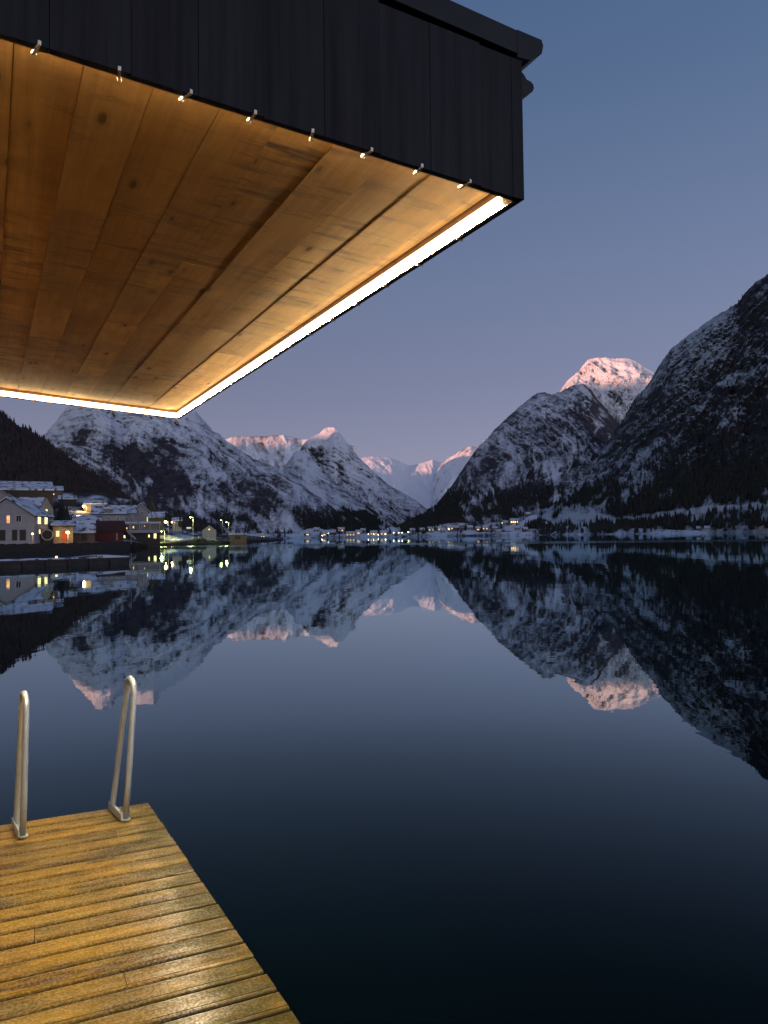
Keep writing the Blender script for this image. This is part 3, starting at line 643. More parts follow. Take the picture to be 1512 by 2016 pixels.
# ------------------------------------------------------------------ village land on the left
def kx(x): return float(np.interp(x, [-900, 200, 265, 330, 400, 470, 530, 620], [1, 1, .85, .40, .25, .15, .04, .02]))
DBL = [(-900, 120), (-200, 150), (0, 162), (200, 176), (265, 196), (330, 236), (400, 285), (470, 350), (525, 455), (560, 640)]
def build_land():
    X = np.arange(-900, 560, 2.0); xb, yb_ = np.array(DBL, float).T
    db = np.interp(X, xb, yb_)
    base = [0, .02, .5, 1.2, 3, 5, 8, 12, 16, 20, 25, 30, 36, 43, 50, 58, 66, 75, 85, 95, 106, 118, 130, 145, 160, 178, 198, 220, 245, 270, 300, 340, 390, 450, 520, 600]
    off = np.array(base, float); d = ray(X, np.full_like(X, 1060)); hz = np.hypot(d[:, 0], d[:, 1]); ux, uy = d[:, 0] / hz, d[:, 1] / hz
    K = np.array([kx(x) for x in X])
    O, Xg = np.meshgrid(off, X, indexing='ij'); DB = np.broadcast_to(db, O.shape); D = DB + O
    Px = D * ux; Py = D * uy
    Oc = np.clip(O - 10, 0, 225); rise = .08 * Oc + .00013 * Oc ** 2 + .02 * np.clip(O - 235, 0, None)
    n = fbm(Px / 14, Py / 14, 4, 91); n2 = fbm(Px / 4, Py / 4, 3, 92)
    quay = np.where(Xg < 262, 1.45, 1.45 - .7 * sstep(262, 300, Xg))
    z = quay + rise * K + (n * 1.3 + n2 * .25) * np.clip((O - 14) / 20, 0, 1) * np.clip(K * 2, .25, 1)
    ter = np.clip(K, 0, 1) * (np.abs(((z * .55) % 1) - .5)) * .9     # little terraces
    z = z + ter * np.clip((O - 40) / 40, 0, 1)
    mound = np.exp(-((Xg - 395) / 50) ** 2) * np.exp(-((O - 12) / 9) ** 2) * 1.6 * (1 + .5 * n2)
    z = z + mound
    slopey = np.where(Xg > 262, 1, 0) * sstep(262, 300, Xg)
    z = np.where(O < .6, np.where(O < .3, -2.5, z * (1 - slopey) + slopey * .1), z); z = np.where((O > .6) & (O < 4), z * (1 - slopey) + slopey * (.15 + .25 * O + .15 * n2), z)
    dz = np.gradient(z, axis=0) / np.maximum(np.gradient(O, axis=0), .1)
    sn = .42 + fbm(Px / 9, Py / 9, 4, 93) * 1.0 + n2 * .2 - np.abs(dz - .1) * 1.2
    qx, qy = proj(np.stack([Px, Py, z], -1))
    sn = np.where(O < 1.0, -.5, sn); sn = np.where((O < 4) & (Xg > 262), -.3 + .4 * n2, sn)
    sn = np.where(O > 235, sn - .6, sn)
    sn = sn + .5 * np.exp(-((qx - 360) / 45) ** 2) * (O < 100) * (O > 8)
    P = np.stack([Px, Py, z], -1); nr, nc = z.shape; idx = np.arange(nr * nc).reshape(nr, nc)
    Fq = np.stack([idx[:-1, :-1], idx[:-1, 1:], idx[1:, 1:], idx[1:, :-1]], -1).reshape(-1, 4)
    o = np_mesh('hillside', P.reshape(-1, 3), Fq, M_land, {'snow': sn.ravel()}, smooth=False)
    tag(o, 'snow patched terraced land sloping up behind the quay', 'terrain', None, 'structure')
M_land = terrain_mat('village_snow', 1.2, rock=(.012, .011, .011), rock2=(.03, .024, .02), snow=(.62, .68, .78), nz=.35)
build_land()
# quay wall
M_stone = simple('dark_quay_stone', (.025, .023, .024), .9, .5, 2.5, 0, .05)
mb = MB(); X = np.arange(-400, 262, 8.0); xb, yb_ = np.array(DBL, float).T
for i in range(len(X) - 1):
    a = px(X[i], 1060, np.interp(X[i], xb, yb_) - .35); b = px(X[i + 1], 1060, np.interp(X[i + 1], xb, yb_) - .35)
    a2 = px(X[i], 1060, np.interp(X[i], xb, yb_) + .3); b2 = px(X[i + 1], 1060, np.interp(X[i + 1], xb, yb_) + .3); h_ = 1.52 + .06 * (i % 3)
    mb.hexa([(a[0], a[1], -3), (b[0], b[1], -3), (b2[0], b2[1], -3), (a2[0], a2[1], -3), (a[0], a[1], h_), (b[0], b[1], h_), (b2[0], b2[1], h_), (a2[0], a2[1], h_)])
tag(mb.build('quay_wall', M_stone), 'low dark stone quay wall under the waterfront houses', 'wall')

# ------------------------------------------------------------------ far shore
fs = sheet('shore', [(430, 1054), (480, 1050), (540, 1049), (590, 1046), (610, 1040), (625, 1038), (640, 1043), (655, 1041), (672, 1044), (700, 1047), (740, 1048), (752, 1046), (762, 1040), (770, 1037), (785, 1038), (800, 1037), (830, 1040), (860, 1034), (900, 1027), (925, 1028), (940, 1026), (960, 1029), (980, 1027), (1000, 1024), (1015, 1019), (1030, 1015), (1043, 1011.5), (1055, 1011), (1063, 1017), (1072, 1027), (1082, 1034), (1100, 1036), (1130, 1036), (1180, 1038), (1250, 1040), (1320, 1042), (1400, 1043)],
     [(430, 1900), (700, 1800), (900, 1600), (1050, 1480), (1400, 1350)], [(430, 1500), (600, 1480), (700, 1450), (1000, 1330), (1400, 1180)], 'low snowy far shore with houses and woods along the water', M_shore, 430, 1400, 1.3, 60,
     p=.9, amp=.12, gull=14, ang=0, strlen=3, A=.55, alt=0, seed=61, jag=.5, z0=-1.5,
     patches=[(625, 1046, 36, 6, 0, .6), (770, 1042, 24, 6, -15, .7), (925, 1048, 22, 5, 0, .8), (880, 1050, 40, 5, 0, .3), (1045, 1024, 26, 9, 30, .7), (1005, 1040, 20, 7, 0, .7), (690, 1053, 90, 1.6, 0, .8), (545, 1053, 60, 3, 0, .5), (985, 1049, 90, 1.5, 0, .7), (800, 1044, 30, 6, 0, -.6), (1050, 1034, 24, 7, 10, -.6), (960, 1042, 30, 6, 0, -.1), (850, 1044, 30, 6, 0, -.25), (1200, 1042, 120, 8, 0, -.25), (700, 1049, 50, 3, 0, -.4)])
def on_sheet(S, x, y):
    i = int(np.argmin(np.abs(S['X'] - x))); j = int(np.argmin(np.abs(S['qy'][:, i] - y)))
    return S['P'][j, i]

# ------------------------------------------------------------------ trees
def conifer_template(seed, n=7, tiers=5):
    r = np.random.RandomState(seed); V = []; Fc = []
    for k in range(tiers):
        zb = .10 + .80 * k / tiers; zt = min(1.0, zb + .42 - .03 * k); rad = .20 * (1 - k / (tiers + .6)) * r.uniform(.85, 1.15)
        b = len(V); V.append((r.uniform(-.01, .01), r.uniform(-.01, .01), zt)); ph0 = r.uniform(0, 6)
        for q in range(n):
            a = ph0 + 2 * math.pi * q / n; rr = rad * r.uniform(.6, 1.15); V.append((math.cos(a) * rr, math.sin(a) * rr, zb + r.uniform(-.03, .03)))
        for q in range(n): Fc.append((b, b + 1 + q, b + 1 + (q + 1) % n))
    b = len(V)
    for q in range(4): a = q * math.pi / 2; V.append((math.cos(a) * .018, math.sin(a) * .018, -.03)); 
    V.append((0, 0, .8))
    for q in range(4): Fc.append((b + q, b + (q + 1) % 4, b + 4))
    return np.array(V), np.array(Fc)
kt = NM('spruce_needles'); nn = kt.noise(kt.coords(), .6, 4, .7); up = kt.n('Geometry'); sz = kt.n('SeparateXYZ'); kt.l(up.outputs['Normal'], sz.inputs[0])
kt.set(Base_Color=kt.mix(kt.mapr(nn, .62, .75, 0, .35), kt.mix(kt.mapr(nn, .3, .7), (.010, .014, .013), (.022, .028, .024)), (.45, .5, .56)), Roughness=.9)
M_spruce = kt.m
M_wood = simple('brown_winter_wood', (.036, .029, .029), .95, .6, .06)
M_bark = simple('dark_bark', (.03, .022, .018), .9, .3, 5)
M_bare = simple('bare_birch_twigs', (.045, .038, .038), .9, .4, 2)
TPL = [conifer_template(s) for s in range(6)]
def forest(name, label, pts, hs, seed, mat=None):
    rr = np.random.RandomState(seed); Vs = []; Fs = []; o = 0
    for k, (V, Fc) in enumerate(TPL):
        sel = np.arange(len(pts)) % len(TPL) == k; P = pts[sel]; H = hs[sel]
        a = rr.uniform(0, 6.28, len(P)); c, s = np.cos(a)[:, None], np.sin(a)[:, None]; wd = rr.uniform(.8, 1.35, len(P))[:, None]
        x = (V[None, :, 0] * c - V[None, :, 1] * s) * wd; y = (V[None, :, 0] * s + V[None, :, 1] * c) * wd
        W = np.stack([x, y, np.broadcast_to(V[None, :, 2], x.shape)], -1) * H[:, None, None] + P[:, None, :]
        Vs.append(W.reshape(-1, 3)); Fs.append((Fc[None] + (np.arange(len(P)) * len(V))[:, None, None]).reshape(-1, 3) + o); o += len(P) * len(V)
    ob = np_mesh(name, np.concatenate(Vs), np.concatenate(Fs), mat or M_spruce, {}, smooth=False, nv=3)
    tag(ob, label, 'forest', None, 'stuff')
rr = np.random.RandomState(3)
def scatter(S, n, dens, zcap=None):
    """pick n surface points with probability dens(qx, qy)"""
    P = S['P']; rows, cols = P.shape[:2]
    cell = np.linalg.norm(np.cross(P[1:, :-1] - P[:-1, :-1], P[:-1, 1:] - P[:-1, :-1]), axis=-1)
    wt = cell * dens(S['qx'][:-1, :-1], S['qy'][:-1, :-1], S['sn'][:-1, :-1]) * (P[:-1, :-1, 2] > 1.0)
    c = np.cumsum(wt.ravel()); k = np.searchsorted(c, rr.rand(n) * c[-1]); k = np.clip(k, 0, len(c) - 1); j, i = np.unravel_index(k, cell.shape)
    f1 = rr.rand(n, 1); f2 = rr.rand(n, 1)
    return P[j, i] + (P[j + 1, i] - P[j, i]) * f1 + (P[j, i + 1] - P[j, i]) * f2
g = lambda x, y, cx_, cy_, a, b: np.exp(-((x - cx_) / a) ** 2 - ((y - cy_) / b) ** 2)
inv = lambda s: 1 - sstep(.25, .6, s)
pr_ = scatter(rb, 7000, lambda x, y, s: inv(s) * (.05 + 2.0 * sstep(940, 1000, y) + .8 * sstep(880, 960, y) * sstep(1150, 1450, x)) * (x < 1560))
forest('forest', 'dark conifer wood covering the foot of the steep right mountainside', pr_, rr.uniform(6, 14, len(pr_)), 1)
pm = scatter(rm, 5000, lambda x, y, s: inv(s) * (.0 + 2.5 * sstep(955, 990, y) + .6 * g(x, y, 1040, 960, 80, 20)) * (x < 1200))
forest('forest', 'dark conifer wood on the lower slopes right of the valley mouth', pm, rr.uniform(8, 14, len(pm)), 2)
pl_ = scatter(sp2, 2500, lambda x, y, s: inv(s) * sstep(985, 1015, y))
forest('forest', 'dark wood at the foot of the craggy spur in the valley', pl_, rr.uniform(11, 18, len(pl_)), 3)
pq = scatter(lm, 3500, lambda x, y, s: inv(s) * (.02 + 2 * sstep(1000, 1035, y)) * (y > 880) * (x > 240))
forest('forest', 'thin wood along the foot of the large speckled mountain', pq, rr.uniform(9, 16, len(pq)), 4)
ph_ = scatter(lh, 9000, lambda x, y, s: (.4 + 1.2 * sstep(820, 960, y)) * (x > -120))
forest('forest', 'dense dark wood on the hillside above the village', ph_, rr.uniform(5, 10, len(ph_)), 5, M_wood)
pf = scatter(fs, 1300, lambda x, y, s: inv(s) * (.2 + g(x, y, 800, 1043, 50, 8) * 2 + g(x, y, 1050, 1034, 25, 8) * 3 + sstep(1090, 1120, x) * 1.5))
forest('forest', 'scattered dark conifers among the houses on the far shore', pf, rr.uniform(6, 12, len(pf)), 6)

def spruce_mesh(seed):
    V, Fc = conifer_template(seed, 11, 9); me = bpy.data.meshes.new('spruce_tree'); me.from_pydata([tuple(v) for v in V], [], [tuple(map(int, f)) for f in Fc]); me.materials.append(M_spruce); return me
SM = [spruce_mesh(20 + k) for k in range(5)]
tspots = []
rt = random.Random(4)
for k in range(110):
    x = rt.uniform(1090, 1600); yb = rt.uniform(1033, 1043.5); tspots.append((x, yb))
tspots += [(1311, 1043), (1358, 1042), (1374, 1041), (1236, 1018), (1243, 1019), (1346, 1006)]
big_ = {110: 30, 111: 26, 112: 24}
for k, (x, yb) in enumerate(tspots):
    P = on_sheet(rb, x, yb) if yb > 1020 or True else None
    o = bpy.data.objects.new('spruce_tree', SM[k % 5]); col.objects.link(o); o.location = P; hgt = big_.get(k, rt.uniform(9, 20))
    o.scale = (hgt * rt.uniform(.9, 1.3), hgt * rt.uniform(.9, 1.3), hgt); o.rotation_euler = (0, 0, rt.uniform(0, 6))
    tag(o, 'dark spruce growing on the shore below the snowy strip at the right' if k < 110 else ('tall dark spruce standing above its neighbours at the right shoreline' if k < 113 else 'dark spruce standing at the upper edge of the snowy strip'), 'tree', 'spruces along the right shore' if k < 110 else ('tall spruces at the right waterline' if k < 113 else 'spruces above the snowy strip'))

# ------------------------------------------------------------------ houses
def plain(name, c, rough=.8, var=.12): return simple(name, c, rough, var, .8)
W_white = plain('white_boards', (.27, .27, .29)); W_grey = plain('grey_boards', (.22, .22, .23)); W_tan = plain('tan_boards', (.26, .20, .14)); W_red = plain('red_boards', (.085, .014, .012))
W_dark = plain('dark_boards', (.035, .028, .026)); W_olive = plain('olive_render', (.30, .29, .22)); W_brown = plain('brown_boards', (.10, .075, .058))
R_dark = plain('dark_slate_roof', (.022, .020, .024)); R_red = plain('dark_red_roof', (.05, .014, .012)); kq = NM('roof_snow'); nq = kq.noise(kq.coords(), .55, 5, .65); kq.set(Base_Color=kq.mix(kq.mapr(nq, .40, .47), (.05, .05, .06), (.52, .58, .70)), Roughness=.85)
SNOW = kq.m
G_dark = simple('dark_window_glass', (.012, .013, .017), .15, .1, 1); FRAME = plain('white_frame', (.55, .55, .55))
def glow(name, c, s): 
    k = NM(name); nn = k.noise(k.coords(), 1.8, 2); k.set(Base_Color=(.3, .25, .2, 1), Emission_Color=(*c, 1)); k.l(k.mapr(nn, .35, .7, s * .55, s * 1.25), k.b.inputs['Emission Strength']); return k.m
L_warm = glow('lit_window_warm', (1, .60, .20), 1.9); L_yel = glow('lit_window_yellow', (1, .86, .34), 1.9); L_or = glow('lit_window_orange', (1, .42, .12), 1.6); L_lamp = glow('lamp_glass', (1, .80, .42), 14.0); L_green = glow('street_lamp_glass', (.95, 1, .55), 7.5)
L_far = glow('far_lit_window', (1, .72, .36), 1.2)
def face_cam(P, yaw=0.0): return math.atan2(P[1], P[0]) - math.pi / 2 + yaw
def house(label, xl, xr, yb, ye, yr, D, wall, roof, ridge='x', snow=.3, wins=(), depth=8.0, yaw=0.0, group=None, name='house', cat='house', over=.35, chim=None, doors=(), P0=None, base_drop=3.0, side_wins=()):
    xc = (xl + xr) / 2; P = px(xc, yb, D) if P0 is None else np.array(P0, float); s = D / F_PX
    W = (xr - xl) * s / math.cos(yaw) ; H = (yb - ye) * s; Rr = (ye - yr) * s
    o = empty(name, P, face_cam(P, yaw)); tag(o, label, cat, group)
    h = W / 2
    mb = MB()
    if ridge == 'x':      # ridge parallel to the front: slope faces the camera
        poly = [(-.0, -base_drop), (depth, -base_drop), (depth, H), (depth / 2, H + Rr), (0, H)]
        vs = [(-h, p[0], p[1]) for p in poly] + [(h, p[0], p[1]) for p in poly]
        mb.add(vs, [(0, 1, 2, 3, 4), (9, 8, 7, 6, 5)] + [(i, i + 5, (i + 1) % 5 + 5, (i + 1) % 5) for i in range(5)])
    else:
        poly = [(-h, -base_drop), (h, -base_drop), (h, H), (0, H + Rr), (-h, H)]
        vs = [(p[0], 0, p[1]) for p in poly] + [(p[0], depth, p[1]) for p in poly]
        mb.add(vs, [(0, 1, 2, 3, 4), (9, 8, 7, 6, 5)] + [(i, i + 5, (i + 1) % 5 + 5, (i + 1) % 5) for i in range(5)])
    mb.build('wall', wall, o)
    def slab(t0, t1, ov, m_):
        mb = MB(); ox = ov
        if ridge == 'x':
            k = Rr / (depth / 2)
            poly = [(-ov, H - ov * k + t0), (depth / 2, H + Rr + t0), (depth + ov, H - ov * k + t0), (depth + ov, H - ov * k + t1), (depth / 2, H + Rr + t1), (-ov, H - ov * k + t1)]
            vs = [(-h - ox, p[0], p[1]) for p in poly] + [(h + ox, p[0], p[1]) for p in poly]
        else:
            k = Rr / h
            poly = [(-h - ov, H - ov * k + t0), (0, H + Rr + t0), (h + ov, H - ov * k + t0), (h + ov, H - ov * k + t1), (0, H + Rr + t1), (-h - ov, H - ov * k + t1)]
            vs = [(p[0], -ox, p[1]) for p in poly] + [(p[0], depth + ox, p[1]) for p in poly]
        n = 6; mb.add(vs, [(0, 1, 4, 5), (1, 2, 3, 4), (11, 10, 7, 6), (10, 9, 8, 7)] + [(i, i + 6, (i + 1) % 6 + 6, (i + 1) % 6) for i in range(6)])
        return mb
    rf = slab(.01, .16, over, 0).build('roof', roof, o)
    if snow > 0: slab(.163, .163 + snow, over - .06, 0).build('roof_snow', SNOW, rf)
    if chim:
        cx_ = (chim - xc) * s; mb = MB(); mb.box(cx_ - .35, depth / 2 - .35, H + Rr - .5, cx_ + .35, depth / 2 + .35, H + Rr + 1.1); mb.build('chimney', W_dark, rf)
    for (wx, wy, ww, wh, kind) in wins:
        cx_ = (wx - xc) * s; cz = (yb - wy) * s; a, b = ww * s / 2, wh * s / 2
        fm = MB(); t = min(.10, a * .3)
        fm.box(cx_ - a - t, -.06, cz - b - t, cx_ + a + t, -.004, cz - b); fm.box(cx_ - a - t, -.06, cz + b, cx_ + a + t, -.004, cz + b + t)
        fm.box(cx_ - a - t, -.06, cz - b, cx_ - a, -.004, cz + b); fm.box(cx_ + a, -.06, cz - b, cx_ + a + t, -.004, cz + b)
        if b > .45: fm.box(cx_ - .03, -.058, cz - b, cx_ + .03, -.004, cz + b)
        f = fm.build('window', FRAME, o); pb = MB(); pb.box(cx_ - a, -.03, cz - b, cx_ + a, -.006, cz + b); pb.build('pane', kind, f)
    for (dy_, wy, wm_, hm_, m_) in side_wins:
        cz = (yb - wy) * s; f = MB(); f.box(h + .004, dy_ - wm_ / 2 - .08, cz - hm_ / 2 - .08, h + .06, dy_ + wm_ / 2 + .08, cz - hm_ / 2); f.box(h + .004, dy_ - wm_ / 2 - .08, cz + hm_ / 2, h + .06, dy_ + wm_ / 2 + .08, cz + hm_ / 2 + .08)
        fo = f.build('window', FRAME, o); pb = MB(); pb.box(h + .006, dy_ - wm_ / 2, cz - hm_ / 2, h + .04, dy_ + wm_ / 2, cz + hm_ / 2); pb.build('pane', m_, fo)
    for (wx, wy, ww, wh, m_, nm) in doors:
        cx_ = (wx - xc) * s; cz = (yb - wy) * s; a, b = ww * s / 2, wh * s / 2
        pb = MB(); pb.box(cx_ - a, -.05, cz - b, cx_ + a, -.003, cz + b)
        for q in range(3): pb.box(cx_ - a + .08, -.065, cz - b + .1 + q * (2 * b - .1) / 3, cx_ + a - .08, -.051, cz - b + (q + 1) * (2 * b - .1) / 3)
        pb.build(nm, m_, o)
    return o
Y, A_, O_, G = L_yel, L_warm, L_or, G_dark
W_door = plain('orange_red_door', (.42, .07, .02)); W_gd = plain('grey_garage_door', (.10, .10, .11))
house('white gabled house with two lit side windows at the left edge of the quay', -30, 57, 1066, 1021, 990, 174, W_white, R_dark, 'y', .22, [(16, 1027, 5, 13, O_), (34, 1026, 8, 11, G)], 10, yaw=-.40,
      doors=[(4, 1055, 14, 19, W_dark, 'opening_shade_panel'), (27, 1055, 9, 19, W_dark, 'opening_shade_panel'), (41, 1055, 11, 19, W_dark, 'opening_shade_panel')], side_wins=[(2.6, 1028.5, 1.5, 1.5, Y), (6.2, 1028.5, 1.5, 1.5, Y), (2.8, 1049, .7, .9, A_)])  # carport openings are dark panels standing in for the shade inside
house('tall gabled olive house with one narrow lit window behind the white house', 80, 103, 1060, 1008, 985, 198, W_olive, R_dark, 'y', .0, [(91.5, 1013, 3, 11, Y), (97, 1035, 4, 5, A_)], 9, over=.15)
house('dark roofed long house between the white house and the olive gable', 45, 82, 1040, 1000, 984, 215, W_dark, R_dark, 'x', .05, [], 9)
house('grey gabled house high at the left edge above the white house', -46, 23, 1010, 985, 966, 240, W_grey, R_dark, 'y', .12, [(8, 992, 5, 8, G), (-8, 992, 5, 8, G)], 10)
house('wide building with a broad snow covered roof at the upper left of the village', -90, 86, 985, 967, 950, 300, W_dark, R_dark, 'x', .5, [], 22)
house('long low house with white roof and dim lit windows on the upper slope', 54, 118, 976, 966.5, 959, 360, W_brown, R_dark, 'x', .45, [(62, 970.5, 8, 3.5, O_), (102, 973, 3, 2, A_)], 12, chim=90)
house('warmly lit small shed with a red door on the quay', 108, 141, 1066, 1037, 1029, 178, W_tan, R_dark, 'x', .05, [(115, 1052, 5, 10, A_)], 6, name='shed', cat='shed', doors=[(127, 1056, 9, 18, W_door, 'door')], over=.6)
house('grey boathouse with a big snowy roof beside the lit shed', 144, 184, 1066, 1051, 1030, 183, W_brown, R_dark, 'x', .35, [], 9, name='boathouse', cat='boathouse', doors=[(186 - 20, 1059, 10, 12, W_dark, 'door')], over=.3)
house('small red shed with a snow patched roof behind the grey boathouse', 148, 195, 1045, 1031, 1020, 202, W_red, R_red, 'x', .3, [], 7, name='boathouse', cat='boathouse')
house('large dark red boathouse with snow free roof on the quay', 182, 240, 1066, 1047, 1028, 190, W_red, R_red, 'x', .0, [], 9, name='boathouse', cat='boathouse', doors=[(212, 1057, 26, 16, W_red, 'boat_door'), (228, 1057, 3, 14, W_grey, 'door')], over=.3)
house('white villa with dark roof and small white dormer above the red boathouse', 186, 244, 1044, 1014, 997, 216, W_white, R_dark, 'x', .05, [(195, 1023.5, 5, 8, G), (214, 1023.5, 4.5, 8, G), (230, 1023.5, 5, 8, G)], 10, name='villa', chim=232)
#house('white dormer house front with four small panes in the villa roof', 205, 222, 1014, 1004, 1000, 213.5, W_white, R_dark, 'y', .12, [(209, 1008.5, 3, 5, G), (213, 1008.5, 2.4, 5, G), (217.5, 1008.5, 3, 5, G)], 4, base_drop=.4, over=.2) if False else None
vil = [o for o in col.objects if o.name.startswith('villa')][0]
mbd = MB(); s_ = 216 / F_PX; dx0 = (205 - 215) * s_; dx1 = (222 - 215) * s_; zb0 = (1044 - 1013) * s_; zb1 = (1044 - 1004.5) * s_
mbd.box(dx0, .15, zb0 + .3, dx1, 4.2, zb1); dm = mbd.build('dormer', W_white, vil)
mbd = MB(); mbd.add([(dx0 - .2, -.1, zb1), (dx1 + .2, -.1, zb1), ((dx0 + dx1) / 2, -.1, zb1 + .8), (dx0 - .2, 4.4, zb1), (dx1 + .2, 4.4, zb1), ((dx0 + dx1) / 2, 4.4, zb1 + .8)], [(0, 1, 2), (5, 4, 3), (0, 3, 4, 1), (1, 4, 5, 2), (2, 5, 3, 0)]); mbd.build('dormer_roof', SNOW, dm)
for wx in (208.2, 211.6, 215.6, 219):
    cx_ = (wx - 215) * s_; mbd = MB(); mbd.box(cx_ - .19, .10, zb0 + .5, cx_ + .19, .147, zb1 - .18); mbd.build('dormer_window', G_dark, dm)
house('pale grey gabled wing standing directly right of the white villa', 243, 266, 1036, 1012, 998, 222, W_white, R_dark, 'x', .2, [(250, 1024, 4, 8, G), (260, 1024, 4, 8, G)], 10)
house('tall pale house with a pointed gable right of the flagpole', 264, 291, 1036, 1008, 994, 226, W_white, R_dark, 'y', .22, [(272, 1010, 4, 8, G), (280, 1012, 3, 6, G), (272, 1024, 4, 8, G), (289, 1023, 1.4, 9, Y)], 10)
# veranda restaurant building by the water
def veranda():
    D = 212; s = D / F_PX; P = px(278, 1066, D); o = empty('veranda_building', P, face_cam(P)); tag(o, 'flat roofed white veranda building over a dark boathouse floor at the waterfront', 'building')
    X_ = lambda x: (x - 278) * s; Z_ = lambda y: (1066 - y) * s
    mb = MB(); mb.box(X_(244), .4, -2, X_(312), 9, Z_(1049)); mb.build('ground_floor', W_dark, o)
    mb = MB(); mb.box(X_(243), -.4, Z_(1050), X_(313), 9.2, Z_(1044.5)); mb.build('balcony', W_white, o)
    mb = MB(); mb.box(X_(246), 1.5, Z_(1044.5), X_(312), 9, Z_(1034)); mb.build('glazing', G_dark, o)
    mb = MB(); mb.box(X_(243), -.3, Z_(1034), X_(314), 9.4, Z_(1031.5)); r_ = mb.build('roof', W_white, o)
    mb = MB(); mb.box(X_(243) + .05, -.25, Z_(1031.5) + .003, X_(314) - .05, 9.3, Z_(1031.5) + .33); mb.build('roof_snow', SNOW, r_)
    for x in (245, 258, 275, 279, 294, 311):
        mb = MB(); mb.box(X_(x) - .14, -.2, Z_(1044.5), X_(x) + .14, .1, Z_(1034)); mb.build('post', W_white, o)
    for x, y, a, b in ((252, 1041, 2.2, 3), (264, 1039, 2.2, 4), (284, 1037, 1.5, 2)):
        mb = MB(); mb.box(X_(x - a / 2), 1.42, Z_(y + b / 2), X_(x + a / 2), 1.497, Z_(y - b / 2)); mb.build('hanging_lamp', L_warm, o)
    for x, y, a, b in ((303, 1056, 4.5, 9), (247, 1057, 5.5, 8), (292, 1056, 2.5, 5)):
        mb = MB(); mb.box(X_(x - a / 2), .30, Z_(y + b / 2), X_(x + a / 2), .397, Z_(y - b / 2)); mb.build('window', L_yel, o)
    mb = MB(); mb.hexa([(X_(252), -1.2, Z_(1048)), (X_(252) + .3, -1.2, Z_(1048)), (X_(252) + .3, -.5, Z_(1048)), (X_(252), -.5, Z_(1048)), (X_(252), -1.2, Z_(1046)), (X_(252) + .3, -1.2, Z_(1046)), (X_(252) + .3, -.5, Z_(1046)), (X_(252), -.5, Z_(1046))])
    n = 9
    for q in range(n):
        xx = X_(252 + 16 * q / n); zz = Z_(1048 + 15 * q / n); mb.box(xx, -1.4, zz - .18, xx + .30, -.45, zz)
    mb.hexa([(X_(252), -1.5, Z_(1047.2)), (X_(269), -1.5, Z_(1063)), (X_(269), -1.42, Z_(1063)), (X_(252), -1.42, Z_(1047.2)), (X_(252), -1.5, Z_(1043.5)), (X_(269), -1.5, Z_(1059.5)), (X_(269), -1.42, Z_(1059.5)), (X_(252), -1.42, Z_(1043.5))])
    mb.build('outside_stair', W_white, o)
veranda()
house('tan house with snowy roof on the slope above the villa lit by a lamp', 168, 207, 1003, 994, 987, 300, W_tan, R_dark, 'x', .4, [], 9)
house('dark timber house between the tall pale house and the orange lamp', 291, 322, 1036, 1020, 1009, 262, W_dark, R_dark, 'x', .06, [], 9)
house('small dark house with snowy roof right of the orange lamp', 340, 357, 1032, 1026, 1021, 330, W_grey, R_dark, 'x', .35, [(344, 1028.5, 1.6, 2, A_)], 8)
house('small grey green hut with steep roof behind the snowbank', 399, 425, 1051, 1045, 1035, 335, W_grey, W_grey, 'y', .0, [(412, 1042.5, 2, 2.4, Y)], 7, name='hut', cat='hut', over=.1)
house('low brown boathouse on the point at the right end of the village', 452, 485, 1062.5, 1053.5, 1050.5, 335, W_brown, R_dark, 'x', .12, [], 9, name='boathouse', cat='boathouse', doors=[(468, 1058.5, 10, 6, W_dark, 'boat_door')])
house('small dark cabin with snowy roof on the upper left terrace', 118, 148, 992, 984, 978, 330, W_dark, R_dark, 'x', .35, [], 8)

# round dark tank with lit rim
D = 174; s = D / F_PX; P = px(93, 1053, D); o = empty('round_tank', P, face_cam(P)); tag(o, 'dark round tank end with a pale lit rim beside the shed', 'tank')
mb = MB(); mb.tube([(0, 0, 0), (0, 3.0, 0)], 9.0 * s, 28); mb.build('tank_shell', W_dark, o)
mb = MB(); pts = [(math.cos(a) * 9.3 * s, -.08, math.sin(a) * 9.3 * s) for a in np.linspace(0, 2 * math.pi, 33)]; mb.tube(pts, .09, 8, cap=False); mb.build('rim', plain('pale_rim', (.5, .48, .36)), o)
mb = MB(); mb.box(-.9, .3, -2.6, .9, 2.6, -9.0 * s + .02); mb.build('cradle', W_dark, o)

# flagpole
P = px(258, 1063, 192); o = empty('flagpole', P, 0); tag(o, 'thin white flagpole in front of the pale gabled houses', 'flagpole')
mb = MB(); mb.tube([(0, 0, -1), (0, 0, 5), (0, 0, 12.0)], [.10, .08, .04], 8); mb.build('pole', W_white, o); mb = MB(); mb.tube([(0, 0, 12.0), (0, 0, 12.16)], .10, 8); mb.build('finial', W_white, o)

